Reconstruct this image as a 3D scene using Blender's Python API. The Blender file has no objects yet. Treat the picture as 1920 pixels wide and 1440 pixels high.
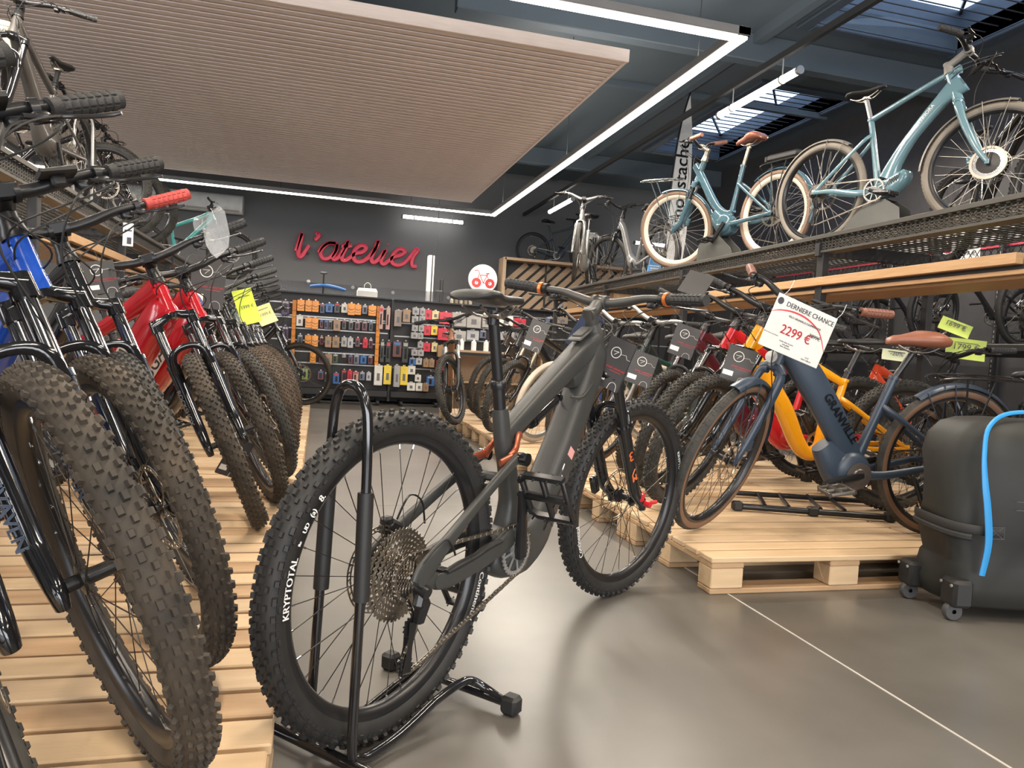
import bpy, math, random
from mathutils import Vector as V, Matrix, Quaternion
PI=math.pi; R=math.radians
sc=bpy.context.scene; col=sc.collection
# ------------------------------------------------------------------ camera
cam_d=bpy.data.cameras.new('camera'); cam=bpy.data.objects.new('camera',cam_d); col.objects.link(cam)
cam_d.sensor_width=36; cam_d.lens=36*1380/1920; cam_d.clip_start=.02; cam_d.clip_end=200
r_=V((0.96512616,-0.25521595,0.05827796)); u_=V((-0.04531531,0.05638479,0.99738021)); f_=V((0.25783333,0.96523861,-0.04285325))
cam.matrix_world=Matrix(((r_.x,u_.x,-f_.x,0),(r_.y,u_.y,-f_.y,0),(r_.z,u_.z,-f_.z,.88),(0,0,0,1)))
sc.camera=cam
# ------------------------------------------------------------------ world, exposure
w=bpy.data.worlds.new('world'); sc.world=w; w.use_nodes=True
bg=w.node_tree.nodes['Background']; bg.inputs[0].default_value=(.50,.66,.95,1); bg.inputs[1].default_value=3.2
vs=sc.view_settings; vs.view_transform='Standard'; vs.look='None'; vs.gamma=1; vs.exposure=0.0
try: vs.use_curve_mapping=False
except Exception: pass
def area(name,loc,sx,sy,power,color=(1,.93,.82),rot=(0,0,0)):
    l=bpy.data.lights.new(name,'AREA'); l.shape='RECTANGLE'; l.size=sx; l.size_y=sy; l.energy=power; l.color=color
    o=bpy.data.objects.new(name,l); o.location=loc; o.rotation_euler=rot; col.objects.link(o); return o
WARM=(1,.86,.70)
# ceiling tube fixtures of the aisles outside the frame
for i,(x,y) in enumerate([(-1.6,-1.2),(1.6,-1.2),(4.6,-.6),(-1.6,-4.5),(2.2,-4.5)]):
    area('aisle_tube_light',(x,y,3.45),.16,1.6,85,WARM)
for i,(x,y) in enumerate([(.3,1.9),(3.6,1.4),(6.1,3.2),(6.1,7.0),(-2.9,2.4)]):
    area('row_tube_light',(x,y,3.75),.16,1.5,95,WARM)
# light thrown by the big hanging LED loop (along its four sides)
for (x,y,sx,sy) in [(2.71,8.28,.06,7.2),(-.65,11.95,6.7,.06),(-.65,4.61,6.7,.06),(-4.01,8.28,.06,7.2)]:
    area('led_loop_light',(x,y,3.105),sx,sy,200,(1,.90,.78))
# added upward fill above the loop, to lighten the ceiling
for (x,y,sx,sy) in [(2.71,8.28,.06,7.2),(-.65,4.61,6.7,.06)]:
    area('added_ceiling_fill',(x,y,3.20),sx,sy,70,(1,.93,.84),(PI,0,0))
# added fill from behind the camera, lifting the raft underside and the fronts
area('added_front_fill',(.5,-6.6,1.5),11,2.6,760,(.93,.95,1),(R(100),0,0))
area('added_side_fill',(-6.2,1.0,1.3),8,1.8,300,(.95,.95,1),(0,R(-100),R(0)))  # second added fill, low from the left, no window there
# ------------------------------------------------------------------ materials
MATS={}
def mat(name,c,rough=.5,metal=0,coat=0,c2=None,sc_=8,bump=0,bs=60,emit=0,spec=.5,alpha=1,trans=0,detail=4,stretch=None,contrast=.5,sheen=0):
    if name in MATS: return MATS[name]
    m=bpy.data.materials.new(name); m.use_nodes=True; nt=m.node_tree; N=nt.nodes; L=nt.links
    p=N['Principled BSDF']; p.inputs['Roughness'].default_value=rough; p.inputs['Metallic'].default_value=metal
    p.inputs['Coat Weight'].default_value=coat; p.inputs['Coat Roughness'].default_value=.08
    p.inputs['Specular IOR Level'].default_value=spec; p.inputs['Alpha'].default_value=alpha; p.inputs['Transmission Weight'].default_value=trans
    if sheen: p.inputs['Sheen Weight'].default_value=sheen
    tc=N.new('ShaderNodeTexCoord'); mp=N.new('ShaderNodeMapping'); L.new(tc.outputs['Object'],mp.inputs[0])
    if stretch: mp.inputs['Scale'].default_value=stretch
    no=N.new('ShaderNodeTexNoise'); no.inputs['Scale'].default_value=sc_; no.inputs['Detail'].default_value=detail; L.new(mp.outputs[0],no.inputs['Vector'])
    cr=N.new('ShaderNodeValToRGB'); e=cr.color_ramp.elements
    c2=c2 or tuple(min(1,x*1.18+.002) for x in c)
    e[0].position=.5-contrast/2; e[1].position=.5+contrast/2; e[0].color=(*c,1); e[1].color=(*c2,1)
    L.new(no.outputs['Fac'],cr.inputs[0]); L.new(cr.outputs[0],p.inputs['Base Color'])
    if bump:
        n2=N.new('ShaderNodeTexNoise'); n2.inputs['Scale'].default_value=bs; n2.inputs['Detail'].default_value=3; L.new(mp.outputs[0],n2.inputs['Vector'])
        b=N.new('ShaderNodeBump'); b.inputs['Strength'].default_value=bump; b.inputs['Distance'].default_value=.002; L.new(n2.outputs['Fac'],b.inputs['Height']); L.new(b.outputs[0],p.inputs['Normal'])
    if emit: p.inputs['Emission Color'].default_value=(*c,1); p.inputs['Emission Strength'].default_value=emit
    MATS[name]=m; return m
def solid(name,c,**k): return mat(name,c,**k)
rubber=mat('clean_rubber',(.012,.012,.012),.62,c2=(.022,.021,.020),sc_=30)
rubber_d=mat('dusty_rubber',(.014,.013,.011),.75,c2=(.078,.059,.040),sc_=9,contrast=.5,bump=.2,bs=90)
rubber_g=mat('grey_dusty_rubber',(.018,.018,.016),.75,c2=(.066,.061,.052),sc_=12,contrast=.4)
rubber_b=mat('brown_rubber',(.045,.032,.022),.8,c2=(.10,.072,.050),sc_=12,contrast=.4)
creamwall=mat('cream_rubber',(.55,.49,.40),.6)
tanwall=mat('tan_sidewall',(.16,.09,.055),.6)
blackm=mat('black_alloy',(.010,.010,.011),.32,c2=(.014,.014,.015))
darkchrome=mat('dark_chrome_tube',(.16,.16,.165),.14,metal=1)
blackg=mat('gloss_black',(.008,.008,.009),.12,coat=.6,c2=(.012,.012,.013))
blackp=mat('black_plastic',(.014,.014,.014),.5,bump=.1,bs=300)
gripm=mat('grip_rubber',(.022,.022,.022),.7,bump=.5,bs=220)
chrome=mat('chrome',(.62,.62,.63),.16,metal=1)
steel=mat('brushed_steel',(.33,.30,.26),.33,metal=1,c2=(.45,.41,.36))
silver=mat('silver_paint',(.38,.38,.37),.35,metal=.6)
spokem=mat('spoke_steel',(.05,.045,.04),.35,metal=.8)
spokeb=mat('bright_spoke',(.45,.43,.40),.3,metal=.9)
seatm=mat('saddle_vinyl',(.011,.011,.011),.5,bump=.25,bs=400)
leather=mat('brown_leather',(.20,.068,.036),.42,c2=(.27,.10,.055),bump=.25,bs=180)
orange=mat('orange_anodised',(.75,.20,.05),.3,metal=.5)
copper=mat('copper_rocker',(.55,.15,.08),.28,metal=.75)
redm=mat('red_paint',(.42,.008,.016),.18,coat=.7)
white=mat('white_print',(.78,.77,.74),.5)
tagm=mat('dark_card',(.050,.048,.048),.55)
redink=mat('red_ink',(.55,.05,.06),.5)
greyink=mat('grey_ink',(.05,.05,.06),.6)
redplastic=mat('red_plastic',(.50,.01,.02),.3,coat=.3)
bluecap=mat('blue_anodised',(.10,.32,.62),.3,metal=.5)
wood=mat('pallet_wood',(.46,.32,.19),.62,c2=(.58,.43,.27),sc_=5,stretch=(1,9,9),bump=.25,bs=40,detail=6,contrast=.6)
wood2=mat('pallet_wood_pale',(.50,.35,.20),.62,c2=(.62,.45,.275),sc_=4,stretch=(1,8,8),bump=.25,bs=40,detail=6,contrast=.6)
wood3=mat('pallet_wood_stained',(.33,.20,.10),.65,c2=(.50,.335,.19),sc_=3,stretch=(1,7,7),bump=.25,bs=40,detail=6,contrast=.5)
oak=mat('oak_veneer',(.50,.29,.14),.5,c2=(.62,.39,.20),sc_=7,stretch=(12,1,12),detail=6)
slatm=mat('slat_veneer',(.68,.575,.525),.6,c2=(.77,.665,.61),sc_=6,stretch=(1,10,10),detail=5)
card=mat('cardboard',(.42,.29,.16),.8,c2=(.48,.33,.19))
floorm=mat('polished_concrete',(.074,.069,.060),.32,c2=(.170,.159,.141),sc_=1.5,detail=10,contrast=.6,spec=.75)
ceilm=mat('dark_ceiling',(.095,.122,.145),.6,c2=(.105,.134,.158),sc_=2)
darkwall=mat('anthracite_wall',(.175,.179,.186),.7,c2=(.192,.196,.203),sc_=1.5)
shelfm=mat('shelf_metal',(.085,.080,.070),.45,c2=(.10,.095,.083),metal=.3)
darkshelf=mat('dark_shelf_metal',(.022,.022,.023),.5)
ledm=mat('led_diffuser',(1,.93,.82),.5,emit=9)
tubem=mat('tube_diffuser',(1,.95,.88),.5,emit=11)
acm=mat('white_appliance',(.80,.80,.78),.4)
hydro=mat('matt_anthracite_paint',(.040,.041,.039),.42,c2=(.046,.047,.045),sc_=40,spec=.45)
# floor roughness mottling
nt=floorm.node_tree; no=nt.nodes.new('ShaderNodeTexNoise'); no.inputs['Scale'].default_value=.8; no.inputs['Detail'].default_value=2
mr=nt.nodes.new('ShaderNodeMapRange'); mr.inputs[1].default_value=.2; mr.inputs[2].default_value=.8; mr.inputs[3].default_value=.285; mr.inputs[4].default_value=.36
nt.links.new(nt.nodes['Texture Coordinate'].outputs['Object'],no.inputs['Vector']); nt.links.new(no.outputs['Fac'],mr.inputs[0]); nt.links.new(mr.outputs[0],nt.nodes['Principled BSDF'].inputs['Roughness'])
# ------------------------------------------------------------------ mesh builder
def crv(pts,k=6,closed=False):
    P=[V(p) for p in pts]; n=len(P); out=[]
    rng=n if closed else n-1
    for i in range(rng):
        if closed: a,b,c,d=P[(i-1)%n],P[i],P[(i+1)%n],P[(i+2)%n]
        else: a,b,c,d=P[max(i-1,0)],P[i],P[i+1],P[min(i+2,n-1)]
        for j in range(k):
            t=j/k; out.append(.5*((2*b)+(c-a)*t+(2*a-5*b+4*c-d)*t*t+(3*b-a-3*c+d)*t**3))
    if not closed: out.append(P[-1])
    return out
def lerpl(rs,n):
    m=len(rs); out=[]
    for i in range(n):
        t=i*(m-1)/max(1,n-1); k=min(int(t),m-2); f=t-k; a,b=rs[k],rs[k+1]
        if isinstance(a,tuple) or isinstance(b,tuple):
            a=a if isinstance(a,tuple) else (a,a); b=b if isinstance(b,tuple) else (b,b)
            out.append((a[0]*(1-f)+b[0]*f,a[1]*(1-f)+b[1]*f))
        else: out.append(a*(1-f)+b*f)
    return out
class MB:
    def __init__(s): s.v=[]; s.f=[]; s.m=[]; s.k=0; s.X=Matrix.Identity(4)
    def add(s,vs,fs):
        b=len(s.v); s.v+=[tuple(s.X@V(v)) for v in vs]; s.f+=[tuple(b+i for i in f) for f in fs]; s.m+=[s.k]*len(fs); return s
    def tube(s,pts,r,n=8,up=(0,1,0),closed=False,cap=True,sq=1,k=0):
        P=crv(pts,k,closed) if k else [V(p) for p in pts]
        if isinstance(r,list): rs=lerpl(r,len(P))
        else: rs=[r]*len(P)
        m=len(P); T=[]
        for i in range(m):
            a=P[(i-1)%m] if (closed or i>0) else P[i]; b=P[(i+1)%m] if (closed or i<m-1) else P[i]
            t=(b-a); t=t.normalized() if t.length>1e-9 else V((0,0,1)); T.append(t)
        N=V(up)
        if abs(N.dot(T[0]))>.95: N=V((0,0,1)) if abs(T[0].z)<.9 else V((1,0,0))
        vs=[]
        for i in range(m):
            N=(N-T[i]*N.dot(T[i])).normalized(); B=T[i].cross(N)
            a,b=rs[i] if isinstance(rs[i],tuple) else (rs[i],rs[i])
            for j in range(n):
                t=2*PI*(j+.5)/n; c_,s_=math.cos(t),math.sin(t)
                if sq!=1: c_=math.copysign(abs(c_)**sq,c_); s_=math.copysign(abs(s_)**sq,s_)
                vs.append(P[i]+N*(c_*a)+B*(s_*b))
        fs=[]
        for i in range(m if closed else m-1):
            for j in range(n):
                a0=i*n+j; a1=i*n+(j+1)%n; b0=((i+1)%m)*n+j; b1=((i+1)%m)*n+(j+1)%n; fs.append((a0,a1,b1,b0))
        if cap and not closed: fs.append(tuple(range(n-1,-1,-1))); fs.append(tuple((m-1)*n+j for j in range(n)))
        return s.add(vs,fs)
    def box(s,c,d,rot=None,bev=0):
        c=V(c); h=V(d)/2; Rm=rot if rot is not None else Matrix.Identity(3)
        if not bev:
            vs=[c+Rm@V((x*h.x,y*h.y,z*h.z)) for x in(-1,1) for y in(-1,1) for z in(-1,1)]
            return s.add(vs,[(0,1,3,2),(4,6,7,5),(0,4,5,1),(2,3,7,6),(0,2,6,4),(1,5,7,3)])
        b=min(bev,h.x*.9,h.y*.9,h.z*.9); vs=[]; idx={}
        for x in(-1,1):
            for y in(-1,1):
                for z in(-1,1):
                    for ax in range(3):
                        q=[x*(h.x-b),y*(h.y-b),z*(h.z-b)]; q[ax]=(x,y,z)[ax]*h[ax]; idx[(x,y,z,ax)]=len(vs); vs.append(c+Rm@V(q))
        fs=[]
        for ax in range(3):
            o1,o2=[a for a in range(3) if a!=ax]
            for sg in(-1,1):
                q=[]
                for (p1,p2) in((-1,-1),(1,-1),(1,1),(-1,1)):
                    k=[0,0,0]; k[ax]=sg; k[o1]=p1; k[o2]=p2; q.append(idx[(*k,ax)])
                fs.append(tuple(q))
        for ax in range(3):
            o1,o2=[a for a in range(3) if a!=ax]
            for p1 in(-1,1):
                for p2 in(-1,1):
                    k=[0,0,0]; k[o1]=p1; k[o2]=p2; k1=k[:]; k2=k[:]; k1[ax]=-1; k2[ax]=1
                    fs.append((idx[(*k1,o1)],idx[(*k2,o1)],idx[(*k2,o2)],idx[(*k1,o2)]))
        for x in(-1,1):
            for y in(-1,1):
                for z in(-1,1): fs.append((idx[(x,y,z,0)],idx[(x,y,z,1)],idx[(x,y,z,2)]))
        return s.add(vs,fs)
    def lathe(s,prof,c=(0,0,0),ax=(0,1,0),n=16,closed=False,ref=None):
        c=V(c); A=V(ax).normalized(); E=V(ref) if ref else (V((0,0,1)) if abs(A.z)<.9 else V((1,0,0))); E=(E-A*E.dot(A)).normalized(); F=A.cross(E); m=len(prof); vs=[]
        for i in range(n):
            t=2*PI*i/n; d=E*math.cos(t)+F*math.sin(t)
            for (r,h) in prof: vs.append(c+d*r+A*h)
        fs=[]
        for i in range(n):
            i2=(i+1)%n
            for j in range(m if closed else m-1):
                j2=(j+1)%m; fs.append((i*m+j,i*m+j2,i2*m+j2,i2*m+j))
        s.add(vs,fs)
        return s
    def cyl(s,a,b,r,n=12,r2=None): 
        a=V(a); b=V(b); d=b-a; L_=d.length; r2=r if r2 is None else r2
        return s.lathe([(0,0),(r,0),(r2,L_),(0,L_)],a,d,n)
    def prism(s,poly,o,ex,ey,th):
        o=V(o); ex=V(ex); ey=V(ey); ez=ex.cross(ey).normalized()*th; n=len(poly)
        vs=[o+ex*x+ey*y-ez*.5 for x,y in poly]+[o+ex*x+ey*y+ez*.5 for x,y in poly]
        return s.add(vs,[tuple(range(n-1,-1,-1)),tuple(range(n,2*n))]+[(i,(i+1)%n,n+(i+1)%n,n+i) for i in range(n)])
    def ring(s,outer,inner,o,ex,ey,th):   # matched outlines
        o=V(o); ex=V(ex); ey=V(ey); ez=ex.cross(ey).normalized()*th; n=len(outer)
        vs=[]
        for sg in(-.5,.5):
            for L in(outer,inner): vs+=[o+ex*x+ey*y+ez*sg for x,y in L]
        fs=[]
        for i in range(n):
            j=(i+1)%n; fs+=[(i,n+i,n+j,j),(2*n+i,2*n+j,3*n+j,3*n+i),(i,j,2*n+j,2*n+i),(n+i,3*n+i,3*n+j,n+j)]
        return s.add(vs,fs)
    def rings(s,R_,cap=True):
        n=len(R_[0]); vs=[p for r in R_ for p in r]; fs=[]
        for i in range(len(R_)-1):
            for j in range(n): fs.append((i*n+j,i*n+(j+1)%n,(i+1)*n+(j+1)%n,(i+1)*n+j))
        if cap: fs.append(tuple(range(n-1,-1,-1))); fs.append(tuple((len(R_)-1)*n+j for j in range(n)))
        return s.add(vs,fs)
    def mesh(s,name,mats,ang=38):
        me=bpy.data.meshes.new(name); me.from_pydata(s.v,[],s.f)
        for m in (mats if isinstance(mats,(list,tuple)) else [mats]): me.materials.append(m)
        if any(s.m): me.polygons.foreach_set('material_index',s.m)
        me.polygons.foreach_set('use_smooth',[True]*len(s.f)); me.set_sharp_from_angle(angle=R(ang)); me.update(); return me
def obj(name,me,parent=None,M=None,label=None,kind=None):
    o=bpy.data.objects.new(name,me); col.objects.link(o)
    if parent is not None: o.parent=parent
    if M is not None: o.matrix_basis=M
    if label: o['label']=label
    if kind: o['kind']=kind
    return o
def thing(name,label,cat,M=None,group=None,me=None):
    o=bpy.data.objects.new(name,me); col.objects.link(o)
    if M is not None: o.matrix_basis=M
    o['label']=label; o['category']=cat
    if group: o['group']=group
    return o
def struct(name,mb,m,parent=None):
    o=obj(name,mb.mesh(name,m,30),parent)
    if parent is None: o['kind']='structure'
    return o
def TM(x,y,z=0,rz=0,rx=0,ry=0,s=1): return Matrix.Translation((x,y,z))@Matrix.Rotation(rz,4,'Z')@Matrix.Rotation(ry,4,'Y')@Matrix.Rotation(rx,4,'X')@Matrix.Scale(s,4)
CACHE={}
def cached(key,fn):
    if key not in CACHE: CACHE[key]=fn()
    return CACHE[key]
_dg=None
def text_vf(body,size=1,depth=.0,align='CENTER'):
    c=bpy.data.curves.new('lettering','FONT'); c.body=body; c.size=size; c.extrude=depth; c.align_x=align; c.resolution_u=3
    o=bpy.data.objects.new('lettering',c); col.objects.link(o); bpy.context.view_layer.update()
    me=bpy.data.meshes.new_from_object(o.evaluated_get(bpy.context.evaluated_depsgraph_get()))
    vs=[v.co.copy() for v in me.vertices]; fs=[tuple(p.vertices) for p in me.polygons]
    bpy.data.objects.remove(o); bpy.data.curves.remove(c); bpy.data.meshes.remove(me); return vs,fs
def text_on(mb,body,size,M,depth=.0004,align='CENTER',bold=0):
    vs,fs=text_vf(body,size,depth,align); mb.add([M@v for v in vs],fs)
    if bold: mb.add([M@(v+V((bold,0,0))) for v in vs],fs)
def frameM(o,x,y):   # matrix with local x along x, y along y, z = cross
    x=V(x).normalized(); z=x.cross(V(y)).normalized(); y=z.cross(x); o=V(o)
    return Matrix(((x.x,y.x,z.x,o.x),(x.y,y.y,z.y,o.y),(x.z,y.z,z.z,o.z),(0,0,0,1)))
# ------------------------------------------------------------------ wheels
def circ(r,n,a0=0): return [(r*math.cos(a0+2*PI*i/n),r*math.sin(a0+2*PI*i/n)) for i in range(n)]
EX=V((1,0,0)); EY=V((0,1,0)); EZ=V((0,0,1))
def tyre_mesh(Rw,wd,tread,mats,N=68):
    mb=MB(); hw=wd/2; bead=Rw-wd*.97
    if tread=='mtb':
        Rc=Rw-.0055; H=Rc-bead
        prof=[(bead,hw*.52),(bead+H*.16,hw*.80),(bead+H*.42,hw*.96),(bead+H*.66,hw*.94),(bead+H*.86,hw*.74),(bead+H*.97,hw*.40),(Rc,0)]
        prof+= [(r,-y) for r,y in prof[-2::-1]]
        mb.lathe(prof,n=88)
        def knob(t,y,ty,a,b,h,base):   # ty tilt of knob, a along circumference, b across
            er=V((math.cos(t),0,math.sin(t))); et=V((-math.sin(t),0,math.cos(t)))
            nn=(er*math.cos(ty)+EY*math.sin(ty)); bb=(EY*math.cos(ty)-er*math.sin(ty))
            c=er*base+EY*y; q=[]
            for lv,sh in((-.004,1.12),(h,.82)):
                for sx,sy in((-1,-1),(1,-1),(1,1),(-1,1)): q.append(c+et*(sx*a/2*sh)+bb*(sy*b/2*sh)+nn*lv)
            mb.add(q,[(4,5,6,7),(0,1,5,4),(1,2,6,5),(2,3,7,6),(3,0,4,7)])
        for i in range(N):
            t=2*PI*i/N; dt=2*PI/N
            for s in(-1,1):
                tt=t+(dt*.5 if s>0 else 0)
                if i%2: knob(tt,s*hw*.21,s*.12,.0145,hw*.31,.0062,Rc)
                else:
                    knob(tt,s*hw*.18,s*.1,.0115,hw*.27,.0062,Rc)
                knob(tt+dt*.45,s*hw*.55,s*.5,.011,hw*.22,.0062,bead+H*.93)
                knob(tt+dt*.1,s*hw*.90,s*.95,.016 if i%2 else .012,hw*.27,.0065,bead+H*.74)
                if i%2: knob(tt+dt*.6,s*hw*.99,s*1.35,.012,hw*.2,.0022,bead+H*.52)
        # raised sidewall fins and bead line
        for s in(-1,1):
            for i in range(0,N*2):
                t=PI*i/N; er=V((math.cos(t),0,math.sin(t))); et=V((-math.sin(t),0,math.cos(t)))
                a=er*(bead+H*.50)+EY*(s*hw*.955); b=er*(bead+H*.64)+EY*(s*hw*.955)
                q=[a-et*.003,a+et*.003,b+et*.006,b-et*.006]; q+=[p+EY*s*.0014 for p in q]
                mb.add(q,[(4,5,6,7),(0,1,5,4),(1,2,6,5),(2,3,7,6),(3,0,4,7)])
    else:
        H=Rw-bead
        def arc(lo,hi):
            return [(bead+H*(.5-.5*math.cos(a)),hw*(.55 if a<.01 else 1)*max(math.sin(a),.45 if a<1.4 else 0)) for a in lo]
        pr=[(bead,hw*.55),(bead+H*.2,hw*.86),(bead+H*.45,hw),(bead+H*.68,hw*.93),(bead+H*.86,hw*.66),(bead+H*.96,hw*.32),(Rw,0)]
        if tread=='road':
            mb.k=1; mb.lathe(pr[:4],n=88); mb.lathe([(r,-y) for r,y in pr[:4]],n=88)
            mb.k=0; top=pr[3:]+[(r,-y) for r,y in pr[-2:2:-1]]; mb.lathe(top,n=88)
            for i in range(90):   # shallow blocks of the road tread
                t=2*PI*i/90; er=V((math.cos(t),0,math.sin(t))); et=V((-math.sin(t),0,math.cos(t)))
                for s in(-1,1):
                    c=er*(bead+H*.93)+EY*s*hw*.42; q=[c+et*(a*.009)+EY*(b*hw*.22)*s-er*(b*.0035)+(er*.8+EY*s*.4)*.0016*l for l in(0,1) for a,b in((-1,-1),(1,-1),(1.3,1),(-.7,1))]
                    mb.add(q,[(4,5,6,7),(0,1,5,4),(1,2,6,5),(2,3,7,6),(3,0,4,7)])
    return mb.mesh('tyre',mats,45)
def rim_mesh(bead,m,deep=.022,w=.017):
    mb=MB(); mb.lathe([(bead+.004,w*.95),(bead+.004,w*1.1),(bead-.006,w*1.1),(bead-deep*.8,w*.62),(bead-deep,w*.2),(bead-deep,-w*.2),(bead-deep*.8,-w*.62),(bead-.006,-w*1.1),(bead+.004,-w*1.1),(bead+.004,-w*.95),(bead-.003,-w*.7),(bead-.003,w*.7)],n=88,closed=True); return mb.mesh('rim',m,40)
def hub_mesh(m,wl=.052,fl=.028,body=.013,big=0):
    mb=MB(); pr=[(.006,-wl-.004),(.012,-wl),(.012,-fl-.006),(.026+big,-fl-.003),(.026+big,-fl+.002),(body+big*.8,-fl+.008),(body+big*.8,fl-.008),(.026+big,fl-.002),(.026+big,fl+.003),(.012,fl+.006),(.012,wl),(.006,wl+.004)]
    mb.lathe(pr,n=20); return mb.mesh('hub',m,40)
def spoke_path(i,n,rh,rr,fl):
    s=1 if i%2 else -1; g=i//2; tr=2*PI*i/n; th=tr+(1 if g%2 else -1)*R(38)
    return V((rh*math.cos(th),s*fl,rh*math.sin(th))),V((rr*math.cos(tr),s*.003,rr*math.sin(tr)))
def spokes_mesh(n,rh,rr,fl,m,th=.0011,nip=None):
    mb=MB()
    for i in range(n):
        a,b=spoke_path(i,n,rh,rr,fl); mb.k=0; mb.tube([a,b],th,4,cap=False)
        mb.k=1; d=(a-b).normalized(); mb.tube([b,b+d*.012],.0022,5)
    return mb.mesh('spokes',[m,nip or chrome])
def rotor_mesh(r=.1,fine=True):
    mb=MB(); n=60
    mb.ring(circ(r,n),circ(r-.0035,n),(0,0,0),EX,EZ,.0018); mb.ring(circ(r-.0095,n),circ(r-.013,n),(0,0,0),EX,EZ,.0018)
    for i in range(36):
        t=2*PI*i/36; a=V((math.cos(t)*(r-.0125),0,math.sin(t)*(r-.0125))); t+=.07; b=V((math.cos(t)*(r-.003),0,math.sin(t)*(r-.003))); mb.tube([a,b],(.0009,.0022),4)
    for i in range(6):
        t=2*PI*i/6; pts=[(q*math.cos(t+s),0,q*math.sin(t+s)) for q,s in((.022,0),(r*.5,.28),(r-.012,.50))]; mb.tube(pts,(.0009,.0035),4,k=4)
    mb.lathe([(.016,-.001),(.026,-.001),(.026,.001),(.016,.001)],n=24,closed=True)
    return mb.mesh('brake_rotor',steel)
def cog_outline(T,r,n):
    out=[]
    for i in range(T):
        t=2*PI*i/T; d=2*PI/T
        for f,q in((-.32,r-.0035),(-.12,r+.0012),(.12,r+.0012),(.32,r-.0035)): out.append((q*math.cos(t+f*d),q*math.sin(t+f*d)))
    return out
def cassette_mesh(full=True,big=.108):
    mb=MB(); teeth=[51,45,39,33,28,24,21,18,16,14,12,10] if full else [42,34,28,24,20,16,13,11]
    y=-.020
    for k,T in enumerate(teeth):
        r=.1045*T/51*(big/.108); o=cog_outline(T,r,0); inn=[(x*max(.0,(r-.012)/r),z*max(0,(r-.012)/r)) for x,z in o]
        mb.ring(o,inn,(0,y,0),EX,EZ,.0019)
        if k<6:
            for i in range(6):
                t=2*PI*i/6+k*.2; mb.tube([((r-.011)*math.cos(t),y,(r-.011)*math.sin(t)),((r*.55)*math.cos(t+.3),y-.001,(r*.55)*math.sin(t+.3))],(.0009,.0035),4)
        y-=.0043
    mb.lathe([(.03,-.018),(.026,-.03),(.018,-.066),(.010,-.072),(0,-.072)],n=20)
    return mb.mesh('cassette',steel,30)
def put_wheel(root,pos,M,spec,front):
    Rw,wd=spec['R'],spec['tw']; bead=Rw-wd*.97; key=(Rw,wd,spec['tread'],spec['tyre'].name)
    T=M@Matrix.Translation(pos)@Matrix.Rotation(spec.get('wphase',0)+(.5 if front else 0),4,'Y')
    rim=cached(('rim',bead,spec['rim'].name),lambda: rim_mesh(bead,spec['rim'],spec.get('deep',.022)))
    wh=obj('wheel',rim,root,T)
    ty=obj('tyre',cached(('tyre',)+key+(spec['side'].name,),lambda: tyre_mesh(Rw,wd,spec['tread'],[spec['tyre'],spec['side']])),wh)
    big=spec.get('fhub',0) if front else spec.get('rhub',0)
    obj('hub',cached(('hub',big,spec['hubm'].name),lambda: hub_mesh(spec['hubm'],big=big)),wh)
    rr=bead-spec.get('deep',.022)*.9
    if spec.get('solo'):
        for i in range(32):
            a,b=spoke_path(i,32,.024,rr,.028); d=(b-a); q=MB()
            me=cached(('spk',round(d.length,4)),lambda: (q.tube([(0,0,0),(0,0,d.length)],.0011,4,cap=False),setattr(q,'k',1),q.tube([(0,0,d.length-.012),(0,0,d.length)],.0022,5),q.mesh('spoke',[spokem,chrome]))[-1])
            obj('spoke',me,wh,Matrix.Translation(a)@d.to_track_quat('Z','Y').to_matrix().to_4x4())
    else:
        sm=spec.get('spk',spokem)
        obj('spokes',cached(('spokes',rr,big,sm.name),lambda: spokes_mesh(32,.024+big,rr,.028,sm)),wh,kind='stuff')
    if spec.get('disc',True):
        obj('brake_rotor',cached('rotor',rotor_mesh),wh,Matrix.Translation((0,.040,0)))
    if not front and spec.get('cass',True): 
        obj('cassette',cached(('cass',spec.get('cog',.108)),lambda: cassette_mesh(True,spec.get('cog',.108))),wh)
    return wh,ty
# ------------------------------------------------------------------ small bike parts
def saddle_mesh(m,kind='sport'):
    mb=MB(); L=.135 if kind=='sport' else .13
    if kind=='sport': st=[(-.130,.028,-.004,.010),(-.122,.052,.004,.020),(-.100,.068,.010,.028),(-.060,.066,.010,.030),(-.015,.044,.003,.030),(.03,.028,-.001,.028),(.08,.021,0,.026),(.118,.018,.0,.022),(.134,.009,-.006,.012)]
    else: st=[(-.128,.050,.000,.022),(-.118,.080,.014,.050),(-.085,.100,.022,.070),(-.04,.095,.022,.070),(.01,.066,.014,.058),(.055,.044,.008,.046),(.10,.034,.004,.040),(.128,.024,-.004,.028),(.138,.010,-.014,.012)]
    Rg=[]
    for x,hw,zt,th in st:
        ring=[]
        for j in range(16):
            t=2*PI*(j+.5)/16; y=hw*math.copysign(abs(math.cos(t))**.8,math.cos(t)); s_=math.sin(t)
            z=zt+ (s_**.7*th*.35 if s_>0 else -th*.65*abs(s_)**.8) - (.10 if kind=='sport' else .08)*abs(y)*abs(y)/.07*.6
            ring.append((x,y,z))
        Rg.append(ring)
    mb.rings(Rg); return mb.mesh('saddle',m,60)
def rails_mesh():
    mb=MB()
    for s in(-1,1): mb.tube([(-.10,s*.028,-.022),(-.05,s*.022,-.045),(.03,s*.020,-.045),(.09,s*.012,-.020)],.0036,6,k=4)
    mb.box((0,0,-.046),(.036,.05,.016),bev=.004); mb.cyl((0,-.03,-.046),(0,.03,-.046),.006,8)
    return mb.mesh('saddle_rails',steel)
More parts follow.
